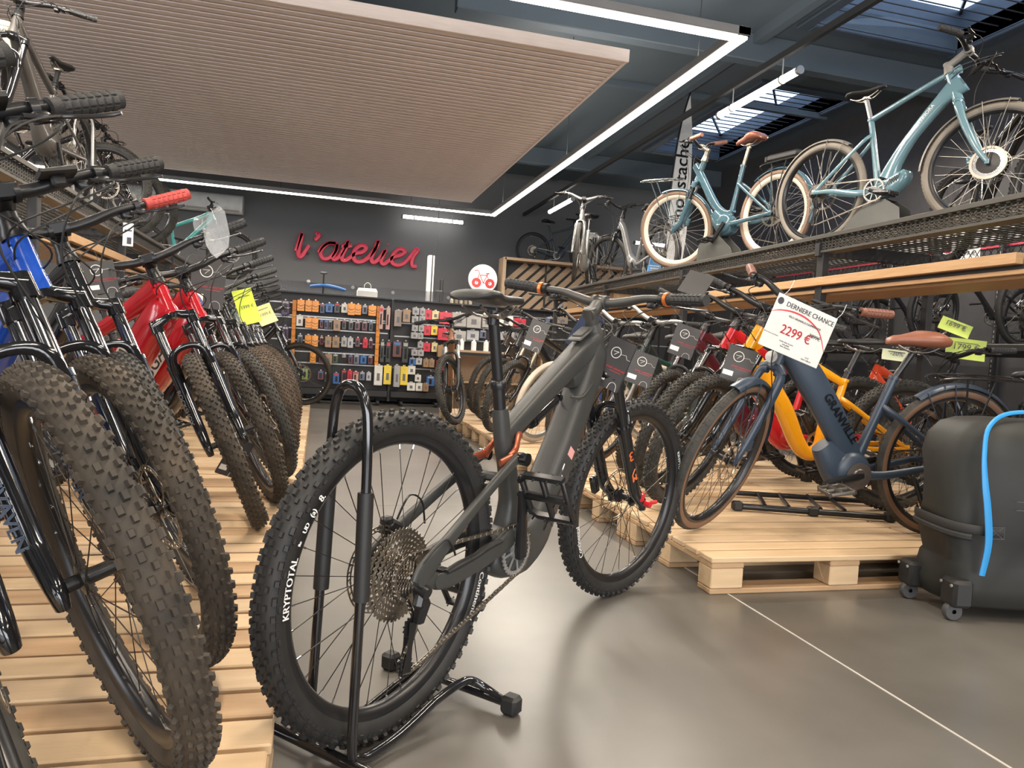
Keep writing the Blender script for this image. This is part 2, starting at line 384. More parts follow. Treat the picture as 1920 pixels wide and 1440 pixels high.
def bar_pts(sp,s):
    w_,rise,sweep=sp['bw'],sp['rise'],sp['sweep']
    return [(0,0,0),(0,s*.045,0),(.004,s*.10,rise*.35),(0,s*.17,rise*.88),(-sweep*.3,s*.26,rise),(-sweep,s*w_,rise+.006)]
def bar_mesh(sp):
    mb=MB(); L=bar_pts(sp,-1)[::-1]+bar_pts(sp,1)[1:]
    mb.tube(L,[.0112,.0112,.0125,.0155,.0155,.0155,.0155,.0155,.0125,.0112,.0112],12,k=4); return mb.mesh('handlebar',sp.get('barm',blackm))
def grip_mesh(sp,m,ringm=None,ln=.135):
    mb=MB(); pr=[(.0,0)]; n=18
    for i in range(n):
        h=i*ln/(n-1); pr.append((.0165+(.0013 if i%2 else 0),-h))
    pr+=[(.0185,-ln),(.0185,-ln-.004),(.008,-ln-.005)]
    mb.lathe([(0,.003),(.017,.003)]+pr[1:],n=14)
    for k in range(7):
        for i in range(7):
            t=2*PI*i/7; mb.box(V((math.cos(t)*.0170,-.016-k*.016,math.sin(t)*.0170)),(.0022,.0135,.0125),Matrix.Rotation(-t,3,'Y'),.001)
    if ringm: mb.k=1; mb.lathe([(.015,-ln-.003),(.0215,-ln-.003),(.0215,-ln-.014),(.015,-ln-.014)],n=20)
    return mb.mesh('grip',[m,ringm or m],45)
def lever_mesh(m,s):   # at grip inner end; bar axis is y (outwards s)
    mb=MB(); mb.box((.022,s*.0,-.014),(.040,.030,.018),bev=.006); mb.lathe([(.014,-.007),(.020,-.007),(.020,.007),(.014,.007)],(0,0,0),n=16)
    mb.tube([(.035,-s*.03,-.012),(.034,s*.01,-.016),(.050,s*.035,-.018),(.046,s*.075,-.020),(.047,s*.11,-.020),(.055,s*.125,-.018)],[(.006,.010),(.005,.010),(.004,.007),(.0045,.009),(.004,.008),(.003,.005)],8,up=(0,0,1),k=4)
    mb.box((.008,-s*.035,-.020),(.030,.035,.022),bev=.006)
    return mb.mesh('brake_lever',m,50)
def display_mesh():
    mb=MB(); mb.tube([(0,-.036,.0),(0,.036,0)],[(.030,.006),(.030,.009)],12,up=(1,0,0),sq=.55); mb.box((-.002,0,-.016),(.020,.03,.028),bev=.005); return mb.mesh('display',blackp,45)
def pedal_mesh(m=None):
    mb=MB(); W=.10; L=.052
    for s in(-1,1): mb.tube([(s*L,-.052,0),(s*L,.030,0),(s*L*.7,.050,0)],(.006,.009),6,up=(1,0,0),sq=.6)
    for y in(-.050,-.003,.045): mb.box((0,y,0),(.10,.010,.014),bev=.003)
    mb.cyl((0,.062,0),(0,-.05,0),.0085,10); mb.box((0,-.0,0),(.018,.10,.018),bev=.005)
    for s in(-1,1):
        for y in(-.045,-.02,.01,.038):
            mb.cyl((s*L,y,-.014),(s*L,y,.014),.0018,5)
    return mb.mesh('pedal',m or blackm,45)
def crank_mesh(arm=.165,y=.075,ang=PI/2,m=None):
    mb=MB()
    for s,a in((-1,ang),(1,ang+PI)):
        d=V((math.cos(a),0,math.sin(a))); 
        mb.tube([V((0,s*(y-.010),0))-d*.018,V((0,s*(y-.006),0))+d*.03,V((0,s*y,0))+d*arm*.6,V((0,s*(y+.006),0))+d*(arm+.013)],[(.012,.019),(.012,.020),(.010,.017),(.010,.016)],10,up=(0,1,0),sq=.7)
    mb.cyl((0,-y,0),(0,y,0),.012,12)
    return mb.mesh('crankset',m or blackm,45)
def chainring_mesh(T=34,r=.069,m=None):
    mb=MB(); o=cog_outline(T,r,0); mb.ring(o,[(x*.86,z*.86) for x,z in o],(0,0,0),EX,EZ,.004)
    for i in range(8): t=2*PI*i/8; mb.tube([(.022*math.cos(t),0,.022*math.sin(t)),(.061*math.cos(t),0,.061*math.sin(t))],(.002,.0045),4)
    mb.lathe([(.016,-.004),(.026,-.004),(.026,.004),(.016,.004)],n=20,closed=True); return mb.mesh('chainring',m or silver,30)
def chain_mesh(path,m=None,pitch=.0127):
    P=path; seg=[(P[i+1]-P[i]).length for i in range(len(P)-1)]; tot=sum(seg); n=int(tot/pitch); mb=MB()
    def at(s):
        for i,l in enumerate(seg):
            if s<=l: return P[i]+(P[i+1]-P[i])*(s/l)
            s-=l
        return P[-1]
    for i in range(n):
        a=at(i*pitch); b=at(min((i+1)*pitch,tot-1e-4)); d=(b-a); 
        if d.length<1e-5: continue
        x=d.normalized(); y=V((0,1,0)); z=x.cross(y).normalized(); y=z.cross(x); rot=Matrix((x,y,z)).transposed()
        yo=.0036 if i%2 else .0026
        for s in(-1,1): mb.box((a+b)/2+y*s*yo,(pitch*1.28,.0011,.0072),rot)
        mb.tube([a-y*.0042,a+y*.0042],.0028,5)
    return mb.mesh('chain',m or steel,30)
def hull_chain(rc,rr,bb,L,y,jock=None):   # side view of the chain: ring at bb, cog at 0,0,R
    c0=V((0,y,L)); c1=V((bb[0],y,bb[1])); pts=[]
    for t in range(0,9): a=PI/2-.05+(PI)*t/8*.0; 
    top0=c0+V((0,0,rr)); top1=c1+V((0,0,rc))
    ringp=[c1+V((rc*math.sin(a),0,rc*math.cos(a))) for a in [PI*k/8 for k in range(0,9)]]
    up=jock[0]; lo=jock[1]
    low=[V((lo[0]+.02,y,lo[1]-.018)),V((lo[0]-.012,y,lo[1]-.012)),V((lo[0]-.008,y,lo[1]+.02)),V((up[0]+.02,y,up[1]-.01)),V((up[0]+.008,y,up[1]+.02))]
    back=[c0+V((rr*math.sin(a),0,rr*math.cos(a))) for a in [PI*1.02+PI*.98*k/8 for k in range(0,9)]]
    return [top0]+[top1]+ringp[1:]+low+back
def derailleur_mesh(up,lo,y=-.055,hang=(.01,.345)):
    mb=MB()
    mb.tube([(hang[0],y-.015,hang[1]),(hang[0]+.012,y-.022,hang[1]-.04),(up[0]+.012,y-.012,up[1]+.012)],[(.012,.014),(.016,.018),(.012,.013)],8,sq=.7)
    mb.box((hang[0]+.004,y-.022,hang[1]-.028),(.035,.026,.045),Matrix.Rotation(.3,3,'Y'),.008)
    d=V((lo[0]-up[0],0,lo[1]-up[1])); 
    for s in(-1,1): mb.tube([V((up[0],y+s*.007,up[1]))-d*.15,V(((up[0]+lo[0])/2,y+s*.007,(up[1]+lo[1])/2)),V((lo[0],y+s*.007,lo[1]))+d*.15],[(.0012,.014),(.0012,.008),(.0012,.015)],6,up=(0,1,0))
    for c in(up,lo):
        o=cog_outline(13,.023,0); mb.prism(o,(c[0],y,c[1]),EX,EZ,.004)
    mb.cyl((hang[0],y-.012,hang[1]),(hang[0],y-.045,hang[1]-.01),.014,12)
    return mb.mesh('rear_derailleur',blackm,35)
def fender_mesh(Rw,wd,a0,a1,m,stays=True):
    mb=MB(); rr=Rw+.016; hw=wd*.62; Rg=[]
    for i in range(31):
        t=a0+(a1-a0)*i/30; er=V((math.cos(t),0,math.sin(t))); ring=[]
        for y,d in((-1,-.014),(-.8,-.003),(-.4,.002),(0,.0035),(.4,.002),(.8,-.003),(1,-.014)): ring.append(er*(rr+d)+EY*(y*hw))
        for y,d in((.98,-.015),(.78,-.0055),(0,.001),(-.78,-.0055),(-.98,-.015)): ring.append(er*(rr+d)+EY*(y*hw))
        Rg.append(ring)
    mb.rings(Rg)
    if stays:
        for t in(a0+.12,a0+.5):
            er=V((math.cos(t),0,math.sin(t)))*rr
            for s in(-1,1): mb.tube([er+EY*s*hw*.95,(0,s*.062,.0)],.0024,5)
    return mb.mesh('fender',m,50)
# ------------------------------------------------------------------ bicycles
def axis(sp):
    a=R(sp['ha']); hub=V((sp['wb'],0,sp['R'])); ax=V((-math.cos(a),0,math.sin(a))); fw=V((math.sin(a),0,math.cos(a)))
    return hub-fw*sp.get('off',.044),ax,fw,hub
def fork_mesh(sp):
    A,ax,fw,hub=axis(sp); mb=MB(); cd=sp['crown']; y=sp.get('fy',.066); t=sp['fork']
    C=A+ax*cd
    if t=='sus':
        co=sp['lower']; 
        for s in(-1,1):
            h=hub+EY*s*y; top=A+fw*sp['off']*.0+ax*co+EY*s*y+fw*.006
            b0=A+ax*.02+EY*s*y+fw*.010
            mb.tube([h-ax*.030-fw*.004,h-fw*.0,A+ax*.06+EY*s*y+fw*.014,A+ax*.12+EY*s*y+fw*.008,A+ax*(co-.02)+EY*s*y,A+ax*co+EY*s*y],[(.012,.016),(.016,.020),(.020,.024),(.021,.023),(.0235,.0235),(.0245,.0245)],12,k=2)
            mb.box(h,(.034,.020,.034),Matrix.Rotation(-R(90-sp['ha']),3,'Y'),.007)
            mb.tube([C+EY*s*y-ax*.035,C+EY*s*y+ax*.012],[.0245,.022],12)
        mb.tube([A+ax*(co-.03)+EY*y+fw*.01,A+ax*(co+.035)+EY*y*.86+fw*.036,A+ax*(co+.060)+EY*y*.4+fw*.044,A+ax*(co+.060)-EY*y*.4+fw*.044,A+ax*(co+.035)-EY*y*.86+fw*.036,A+ax*(co-.03)-EY*y+fw*.01],[(.012,.016),(.010,.015),(.009,.012),(.009,.012),(.010,.015),(.012,.016)],8,up=(0,0,1),k=4,sq=.8)
        mb.tube([C-EY*(y+.01)+ax*-.008,C-EY*y*.5+ax*.010,C+ax*.022,C+EY*y*.5+ax*.010,C+EY*(y+.01)-ax*.008],[(.022,.022),(.026,.017),(.034,.018),(.026,.017),(.022,.022)],10,up=(1,0,0),k=3,sq=.8)
        mb.cyl(C,C+ax*.03,.026,14)
        if sp.get('disc',True):   # brake caliper on the left leg
            mb.box(A+ax*.10+EY*(y-.012)-fw*.055,(.035,.026,.07),Matrix.Rotation(-R(90-sp['ha']),3,'Y'),.008)
    else:
        for s in(-1,1):
            mb.tube([C+EY*s*.020-ax*.005,C+EY*s*.048-ax*.03,A+ax*cd*.6+EY*s*.054+fw*.004,A+ax*.10+EY*s*.056+fw*.022,hub+EY*s*.056],[(.020,.022),(.018,.023),(.014,.021),(.011,.016),(.009,.012)],12,k=4,sq=.85)
            mb.box(hub+EY*s*.056,(.024,.010,.030),bev=.003)
        mb.tube([C-EY*.050-ax*.012,C+ax*.012-EY*.02,C+ax*.012+EY*.02,C+EY*.050-ax*.012],[(.018,.020),(.026,.024),(.026,.024),(.018,.020)],10,up=(1,0,0),k=3)
        mb.cyl(C,C+ax*.03,.024,14)
        if sp.get('disc',True): mb.box(A+ax*.09+EY*.046-fw*.04,(.034,.02,.055),bev=.006)
    mb.cyl(C,A+ax*(sp['ht1']+.01),.016,10)
    return mb.mesh('fork',sp['forkm'],45)
def stanchion_mesh(sp,s):
    A,ax,fw,hub=axis(sp); y=sp.get('fy',.066); mb=MB(); mb.cyl(A+ax*(sp['lower']-.01)+EY*s*y,A+ax*(sp['crown']-.02)+EY*s*y,.0178,14)
    mb.lathe([(.0185,0),(.0255,.0),(.0255,.014),(.0185,.014)],A+ax*(sp['lower'])+EY*s*y,ax,16); return mb.mesh('stanchion',sp.get('stanm',blackg),40)
def stem_mesh(sp):
    A,ax,fw,hub=axis(sp); mb=MB(); t=A+ax*sp['ht1']; top=A+ax*sp['stem']; e=top+fw*sp['reach']+V((0,0,sp.get('sz',.01)))
    mb.cyl(t,top+ax*.018,.0215,16); mb.lathe([(.030,-.004),(.031,.006),(.026,.024),(.0235,.04)],t,ax,18)
    mb.tube([top-fw*.016,top+fw*.01,e-fw*.012],[(.022,.020),(.021,.018),(.022,.018)],12,sq=.7)
    for s in(-1,1): mb.tube([e+EY*(s*.021-.006),e+EY*(s*.021+.006)],.0235,14)
    mb.box(e+fw*.016,(.012,.050,.034),bev=.004)
    return mb.mesh('stem',sp.get('stemm',blackm),45)
def barpos(sp):
    A,ax,fw,hub=axis(sp); return A+ax*sp['stem']+fw*sp['reach']+V((0,0,sp.get('sz',.01)))
def cables_mesh(sp,n=3):
    A,ax,fw,hub=axis(sp); mb=MB(); B=barpos(sp); H=A+ax*(sp['ht1']-.06); rnd=random.Random(sp.get('seed',3))
    for i in range(n):
        s=(-1,1,1,-1)[i%4]; a=B+V((.02,s*(.20-.03*(i//2)),sp['rise']*.8-.012)); m=B+V((.10+rnd.random()*.03,s*(.08+.02*i),-.01-.04*rnd.random())); 
        end=H+EY*(-s)*.022+ax*(.03*i-.02); mb.tube([a,a*.5+m*.5+V((.04,s*.03,.015)),m,end+fw*.07+V((0,0,.02)),end],.0024,5,k=6,up=(0,0,1))
    a=B+V((.03,.19,sp['rise']-.01)); C=A+ax*sp['crown']; mb.tube([a,B+V((.12,.08,-.02)),C+fw*.09+EY*.03+ax*.05,C-ax*.12+EY*.075+fw*.02,A+ax*.14+EY*.062-fw*.03],.0024,5,k=6,up=(0,0,1))
    return mb.mesh('cables',blackp)
def generic_frame(sp):
    A,ax,fw,hub=axis(sp); mb=MB(); st=sp['style']; bb=V((sp['bb'][0],0,sp['bb'][1])); ST=V((sp['st'][0],0,sp['st'][1])); Rw=sp['R']
    h0=A+ax*sp['ht0']; h1=A+ax*sp['ht1']; k_=sp.get('fat',1.0)
    mb.tube([h0,h0*.7+h1*.3,h1],[(.030,.031),(.025,.027),(.024,.025)],14)
    dr=.040 if st!='thin' else .022
    hm=h0*.62+h1*.38
    if 'dt' in sp: D=[V((a,0,b)) for a,b in sp['dt']]
    elif st=='step': D=[h0*.5+h1*.5,h0*.55+h1*.45-V((.07,0,.07)),bb+V((.16,0,.13)),bb+V((.05,0,.05)),bb]
    elif st=='ubend': D=[h0*.4+h1*.6,h0*.6+h1*.4-V((.10,0,.10)),bb+V((.22,0,.16)),bb+V((.10,0,.0)),bb+V((-.02,0,.02))]
    else: D=[hm,hm+(bb-hm)*.12-V((0,0,.01)),hm+(bb-hm)*.6,bb+(hm-bb).normalized()*.02]
    mb.tube(D,sp.get('dtr') or [(.030,.036*k_),(.034*k_,.042*k_),(dr*k_,dr*1.15*k_),(.036*k_,dr)],16,k=5,sq=.72)
    if st not in('step',):
        T=[V((a,0,b)) for a,b in sp['tt']] if 'tt' in sp else [h1*.85+h0*.15,h1*.85+h0*.15+(ST-h1)*.35+V((0,0,-.008)),ST-V((0,0,.025))]
        mb.tube(T,sp.get('ttr') or [(.026*k_,.034*k_),(.022*k_,.024*k_),(.018,.019)],12,k=5,sq=.8)
        # gusset between top and down tube
        if k_>.95: mb.tube([T[0]*.6+D[0]*.4-V((.015,0,.0)),D[0]*.5+T[0]*.5-V((.05,0,.02))],[(.024,.05),(.012,.03)],10)
    mb.tube([bb,bb*.5+ST*.5,ST,],sp.get('str',[(.026,.028),(.020,.021),(.0195,.0195)]),12,k=3)
    mb.lathe([(.019,-.012),(.023,-.012),(.023,.004),(.019,.004)],ST,(ST-bb),16)
    yr=.066; ssz=sp.get('ssz',.10); S0=ST+(bb-ST).normalized()*ssz; rh=V((0,0,Rw))
    for s in(-1,1):
        mb.tube([rh+EY*s*yr,rh*.6+S0*.4+EY*s*.060,S0*.88+rh*.12+EY*s*.040,S0+EY*s*.014],[(.008,.011),(.008,.012),(.009,.013),(.012,.014)],10,k=4)
        mb.tube([rh+EY*s*yr,V((.14,s*.066,Rw-.012)),V((bb.x-.13,s*.050,bb.z+.002)),bb+EY*s*.026],[(.008,.012),(.009,.016),(.010,.020),(.012,.022)],10,k=4,sq=.8)
        mb.box(rh+EY*s*yr+V((.005,0,.0)),(.045,.009,.04),bev=.006)
    if sp.get('motor'):
        m=sp['motor']; mb.lathe([(0,-.062),(m*.72,-.060),(m*.92,-.045),(m,-.02),(m,.02),(m*.92,.045),(m*.72,.060),(0,.062)],bb+V((.02,0,.012)),n=28)
        mb.tube([bb+V((-.06,0,-.02)),bb+V((.03,0,-.012)),bb+V((.10,0,.05)),bb+V((.16,0,.12))],[(.038,.05),(.052,m*.98),(.048,.07),(.036,.045)],16,k=3,sq=.75)
    if sp.get('susp'):  # linkage and rear shock stays
        pv=bb*.45+ST*.55+V((0,0,0)); mb.tube([pv+V((-.07,0,-.01)),pv+V((.03,0,.02))],[(.045,.012),(.035,.012)],10)
    return mb.mesh('frame',sp['paint'],48)
def fork_text(sp):
    A,ax,fw,hub=axis(sp); m=MB(); y=sp.get('fy',.066); n=(fw*.75-EY*.66).normalized(); o=A+ax*.17-EY*y+n*.0262+fw*.004
    txt,sz=sp['forktext']; text_on(m,txt,sz,frameM(o,-ax,n.cross(-ax))@Matrix.Translation((0,-sz*.35,0)),.0005,bold=sz*.05)
    if len(txt)<9: text_on(m,'ROCK\nSHOX',.016,frameM(o+ax*.105,-ax.cross(n),ax)@Matrix.Translation((0,0,0)),.0005,bold=.0006)
    return m.mesh('fork_lettering',sp.get('ftm',greyink))
def side_panel_decals(sp):   # cream panel with black capitals on both sides of the down tube
    A,ax,fw,hub=axis(sp); h0=A+ax*sp['ht0']; h1=A+ax*sp['ht1']; hm=h0*.62+h1*.38; bb=V((sp['bb'][0],0,sp['bb'][1])); d=(hm-bb).normalized(); c=bb*.52+hm*.48; out=[]
    m=MB(); t=MB()
    for s in(-1,1):
        yv=V((-s*0,s*1,0)); Mx=frameM(c+EY*s*(.0405*sp['fat']+.002),d*(1 if s<0 else -1),V((-d.z,0,d.x))*(1 if s<0 else -1)); m.X=Mx; m.box((0,0,0),(.30,.052*sp['fat'],.0015)); m.X=Matrix.Identity(4)
        text_on(t,'GASGAS',.060*sp['fat'],Mx@Matrix.Translation((0,-.021*sp['fat'],.0012)),.0004,bold=.003)
    return [('panel_decal',m.mesh('panel_decal',mat('cream_decal',(.50,.44,.36),.4)),'cream panel on the red down tube'),('panel_lettering',t.mesh('panel_lettering',greyink),None)]
def make_bike(key,sp,label,group,X,Y,Z,head,lean,steer,cat='bicycle',name='bicycle',fc=False,wc=None):
    hd=R(head)
    A,ax,fw,hub=axis(sp); I=Matrix.Identity(4)
    S=Matrix.Translation(A)@Matrix.Rotation(R(steer),4,ax)@Matrix.Translation(-A)
    if fc: X-=sp['wb']*math.cos(hd); Y-=sp['wb']*math.sin(hd)
    if wc:   # X,Y give the contact of a steered, tilted front wheel whose own plane leans by wc degrees
        a=R(head+steer); l=R(wc); tx=X-math.sin(a)*math.sin(l)*sp['R']; ty=Y+math.cos(a)*math.sin(l)*sp['R']
        c=TM(0,0,0,hd,R(lean))@(S@hub); X=tx-c.x; Y=ty-c.y
    root=thing(name,label,cat,TM(X,Y,Z,hd,R(lean)),group)
    g=lambda n,fn: cached((key,n),fn)
    fr=obj('frame',g('frame',lambda:(sp['framefn'] if 'framefn' in sp else generic_frame)(sp)),root)
    if sp.get('decals'):
        for (n,me,lb) in cached((key,'decals'),lambda: sp['decals'](sp)): obj(n,me,fr,label=lb)
    fk=obj('fork',g('fork',lambda:fork_mesh(sp)),root,S)
    if sp['fork']=='sus':
        for s in(-1,1): obj('stanchion',g(('stan',s),lambda:stanchion_mesh(sp,s)),fk)
    if sp.get('forktext'): obj('fork_lettering',g('ftx',lambda:fork_text(sp)),fk)
    put_wheel(root,(0,0,sp['R']),I,sp,False); fwh,_=put_wheel(root,hub,S,sp,True)
    obj('stem',g('stem',lambda:stem_mesh(sp)),root,S)
    B=barpos(sp); bar=obj('handlebar',g('bar',lambda:bar_mesh(sp)),root,S@Matrix.Translation(B))
    gm=sp.get('gripm',gripm)
    for s in(-1,1):
        P=bar_pts(sp,s); e=V(P[-1]); d=(V(P[-1])-V(P[-2])).normalized(); 
        Mg=Matrix.Translation(e)@d.to_track_quat('Y','Z').to_matrix().to_4x4()
        obj('grip',cached(('grip',gm.name,sp.get('gring') and sp['gring'].name),lambda:grip_mesh(sp,gm,sp.get('gring'))),bar,Mg,label=sp.get('griplabel'))
        obj('brake_lever',cached(('lever',s,sp.get('levm',blackm).name),lambda:lever_mesh(sp.get('levm',blackm),s)),bar,Matrix.Translation(e-d*.165))
    if sp.get('display'): obj('display',cached('disp',display_mesh),bar,Matrix.Translation(V(bar_pts(sp,sp['display'])[2])+V((.03,0,.022)))@Matrix.Rotation(-.3,4,'Y'))
    obj('cables',g('cables',lambda:cables_mesh(sp)),root,Matrix.Translation(A)@Matrix.Rotation(R(steer*.6),4,ax)@Matrix.Translation(-A))
    bb=V((sp['bb'][0],0,sp['bb'][1])); ST=V((sp['st'][0],0,sp['st'][1])); SA=V((sp['sad'][0],0,sp['sad'][1]))
    # seat post and saddle
    def post():
        mb=MB(); top=SA-V((0,0,.045)); d=(ST-bb).normalized()
        if sp.get('dropper'): mid=ST+(top-ST)*.28; mb.cyl(ST-d*.02,mid,.0172,16); mb.lathe([(.0172,-.014),(.0215,-.014),(.0225,-.004),(.0205,.006),(.0158,.010)],mid,(top-ST),18); mb.cyl(mid,top,.0150,16)
        else: mb.cyl(ST-d*.02,top,.0145,14)
        mb.tube([top-V((0,0,.025)),top+V((0,0,.012))],[(.014,.016),(.020,.018)],10); return mb.mesh('seatpost',sp.get('postm',blackm),45)
    obj('seatpost',g('post',post),root)
    if sp.get('saddle',True):
        sk=sp.get('sadkind','sport'); smt=sp.get('sadm',seatm); Ms=Matrix.Translation(SA)@Matrix.Rotation(R(sp.get('sadtilt',0)),4,'Y')
        sd=obj('saddle',cached(('saddle',sk,smt.name),lambda:saddle_mesh(smt,sk)),root,Ms); obj('saddle_rails',cached('rails',rails_mesh),sd)
    ca=sp.get('crank_a',1.2)
    ck=obj('crankset',cached(('crank',sp.get('crm',blackm).name),lambda:crank_mesh(m=sp.get('crm'),ang=0)),root,Matrix.Translation(bb)@Matrix.Rotation(-ca,4,'Y'))
    obj('chainring',cached(('ring',sp.get('ringm',silver).name,sp.get('ringr',.069)),lambda:chainring_mesh(r=sp.get('ringr',.069),m=sp.get('ringm'))),ck,Matrix.Translation((0,-.052,0)))
    if sp.get('pedals',True):
        for s in(-1,1):
            q=V((.165*(1 if s<0 else -1)*1,s*(.075+.075),0)); 
            obj('pedal',cached(('pedal',sp.get('pedm',blackm).name),lambda:pedal_mesh(sp.get('pedm'))),ck,Matrix.Translation(q)@Matrix.Rotation(ca+sp.get('ped_a',.15),4,'Y')@(Matrix.Rotation(PI,4,'Z') if s>0 else I)@Matrix.Scale(sp.get('ped_s',1.08),4))
    Rw=sp['R']
    if sp.get('derail',True):
        up=(.012,Rw-.115); lo=(.0,Rw-.20) if Rw>.34 else (0,Rw-.18)
        obj('chain',g('chain',lambda:chain_mesh(hull_chain(.069,.05,sp['bb'],Rw,-.052,(up,lo)),sp.get('chm'))),root)
        obj('rear_derailleur',g('der',lambda:derailleur_mesh(up,lo,-.052,(.012,Rw-.02))),root)
    if sp.get('fend'):
        a=sp['fend']; 
        obj('fender',g('fendr',lambda:fender_mesh(Rw,sp['tw'],PI*.30,PI*1.10,a)),root,Matrix.Translation((0,0,Rw)))
        obj('fender',g('fendf',lambda:fender_mesh(Rw,sp['tw'],PI*.40,PI*1.0,a)),root,S@Matrix.Translation(hub))
    if sp.get('rack'):
        def rack():
            mb=MB(); z=Rw*2+.045
            for s in(-1,1): mb.tube([(.14,s*.03,z-.03),(.10,s*.06,z),(-.26,s*.06,z+.005),(-.29,s*.03,z+.005)],.0055,8,k=4,up=(0,0,1)); mb.tube([(-.12,s*.06,z),(-.02,s*.068,Rw+.02)],.0045,6); mb.tube([(.02,s*.06,z),(-.02,s*.068,Rw+.02)],.0045,6)
            for x in(.08,-.02,-.12,-.22): mb.cyl((x,-.06,z),(x,.06,z),.004,6)
            mb.cyl((-.05,0,z-.0),(.08,0,z),.004,6)
            return mb.mesh('luggage_rack',sp.get('rackm',blackm))
        obj('luggage_rack',g('rack',rack),root)
    if sp.get('kick'):
        def kick():
            mb=MB(); mb.tube([(.22,.055,.30),(.20,.075,.27),(.12,.14,.03),(.10,.15,.004)],[.010,.011,.009,.011],8,k=3); return mb.mesh('kickstand',blackm)
        obj('kickstand',g('kick',kick),root)
    if sp.get('shock'):
        def shock():
            mb=MB(); a,b=[V((x,0,z)) for x,z in sp['shock']]; d=(b-a).normalized(); L_=(b-a).length
            mb.cyl(a,a+d*L_*.45,.011,12); mb.cyl(a+d*L_*.35,b-d*.015,.021,14); mb.cyl(a-EY*.02,a+EY*.02,.010,10); mb.cyl(b-EY*.02,b+EY*.02,.010,10); mb.cyl(b-d*.05+V((0,0,.0)),b-d*.05+V((.0,.03,-.02)),.009,8); mb.lathe([(.02,-.004),(.0235,-.004),(.0235,.006),(.02,.006)],a+d*L_*.42,d,16); return mb.mesh('rear_shock',blackg,40)
        obj('rear_shock',g('shock',shock),root)
    return root,S,fwh
def spec(**k):
    d=dict(R=.358,tw=.060,tread='mtb',tyre=rubber_d,side=rubber_d,rim=blackm,hubm=blackm,wb=1.20,ha=65.5,off=.044,crown=.515,lower=.33,ht0=.535,ht1=.665,stem=.735,reach=.045,sz=.014,
        bw=.385,rise=.025,sweep=.03,fork='sus',forkm=blackg,stanm=darkchrome,bb=(.44,.34),st=(.375,.70),sad=(.315,.90),style='emtb',paint=redm,motor=.075,display=0,dropper=True,derail=True)
    d.update(k); return d
def city(**k):
    d=spec(R=.35,tw=.046,tread='road',tyre=rubber_g,side=tanwall,wb=1.10,ha=69,off=.05,crown=.43,lower=.29,ht0=.455,ht1=.60,stem=.70,fork='rigid',fy=.055,style='step',bb=(.47,.28),st=(.335,.73),sad=(.275,.93),sadkind='city',bw=.31,rise=.05,sweep=.12,dropper=False,reach=.06,fend=blackm,rack=True,kick=True,ssz=.14,cog=.07)
    d.update(k); return d
# ================================================================== ROOM
XL,XR,YN,YF,ZC=-6.5,7.4,-7.0,15.1,4.6
m=MB(); m.box(((XL+XR)/2,(YN+YF)/2,-.1),(XR-XL+.4,YF-YN+.4,.2)); struct('floor',m,floorm)
m=MB(); m.box(((XL+XR)/2,YF+.1,ZC/2),(XR-XL+.4,.2,ZC)); struct('wall_back',m,darkwall)
m=MB(); m.box(((XL+XR)/2,YN-.1,ZC/2),(XR-XL+.4,.2,ZC)); struct('wall_front',m,darkwall)
m=MB(); m.box((XL-.1,(YN+YF)/2,ZC/2),(.2,YF-YN,ZC)); struct('wall_left',m,darkwall)
m=MB(); m.box((XR+.1,(YN+YF)/2,ZC/2),(.2,YF-YN,ZC)); struct('wall_right',m,mat('side_wall_grey',(.052,.052,.056),.7))
# ceiling with two skylight openings
SK=[(5.55,6.85,8.75,12.1),(5.0,6.85,2.2,6.98)]
m=MB(); xs0,xs1=5.0,6.85
m.box(((XL+xs0)/2,(YN+YF)/2,ZC+.1),(xs0-XL,YF-YN,.2)); m.box(((xs1+XR)/2,(YN+YF)/2,ZC+.1),(XR-xs1,YF-YN,.2))
for a,b in((YN,2.2),(6.98,8.75),(12.1,YF)): m.box(((xs0+xs1)/2,(a+b)/2,ZC+.1),(xs1-xs0,b-a,.2))
m.box(((5.0+5.55)/2,(8.75+12.1)/2,ZC+.1),(.55,3.35,.2))
ceil=struct('ceiling',m,ceilm)
framem=mat('skylight_frame_grey',(.055,.075,.10),.5)
panem=mat('skylight_pane',(.8,.88,1),.15,alpha=.12,spec=.3)
for k,(a,b,c,d) in enumerate(SK):
    m=MB(); h=.42
    for (x,y,sx,sy) in((a-.02,(c+d)/2,.04,d-c+.08),(b+.02,(c+d)/2,.04,d-c+.08),((a+b)/2,c-.02,b-a,.04),((a+b)/2,d+.02,b-a,.04)): m.box((x,y,ZC+h/2),(sx,sy,h+.02))
    for (x,y,sx,sy) in((a-.08,(c+d)/2,.14,d-c+.3),(b+.08,(c+d)/2,.14,d-c+.3),((a+b)/2,c-.08,b-a,.14),((a+b)/2,d+.08,b-a,.14)): m.box((x,y,ZC-.02),(sx,sy,.05),bev=.01)
    wn=struct('window_%d'%(k+1),m,framem)
    m=MB(); m.box(((a+b)/2,(c+d)/2,ZC+.46),(b-a,d-c,.012)); obj('pane',m.mesh('pane',panem),wn)
    bm=MB(); bm.tube([(a,0,0),(b,0,0)],.008,6); bme=bm.mesh('grille_bar',darkshelf)
    n=int((d-c)/.155)
    for i in range(n): obj('grille_bar',bme,wn,Matrix.Translation((0,c+.08+i*.155,ZC+.05)))
    m=MB(); 
    for q in range(2): m.tube([(a,c+(d-c)*q/2,ZC+.40),(b,c+(d-c)*(q+1)/2,ZC+.40)],(.02,.03),4)
    m.box(((a+b)/2,(c+d)/2,ZC+.41),(b-a,.05,.06)); obj('brace',m.mesh('brace',darkshelf),wn)
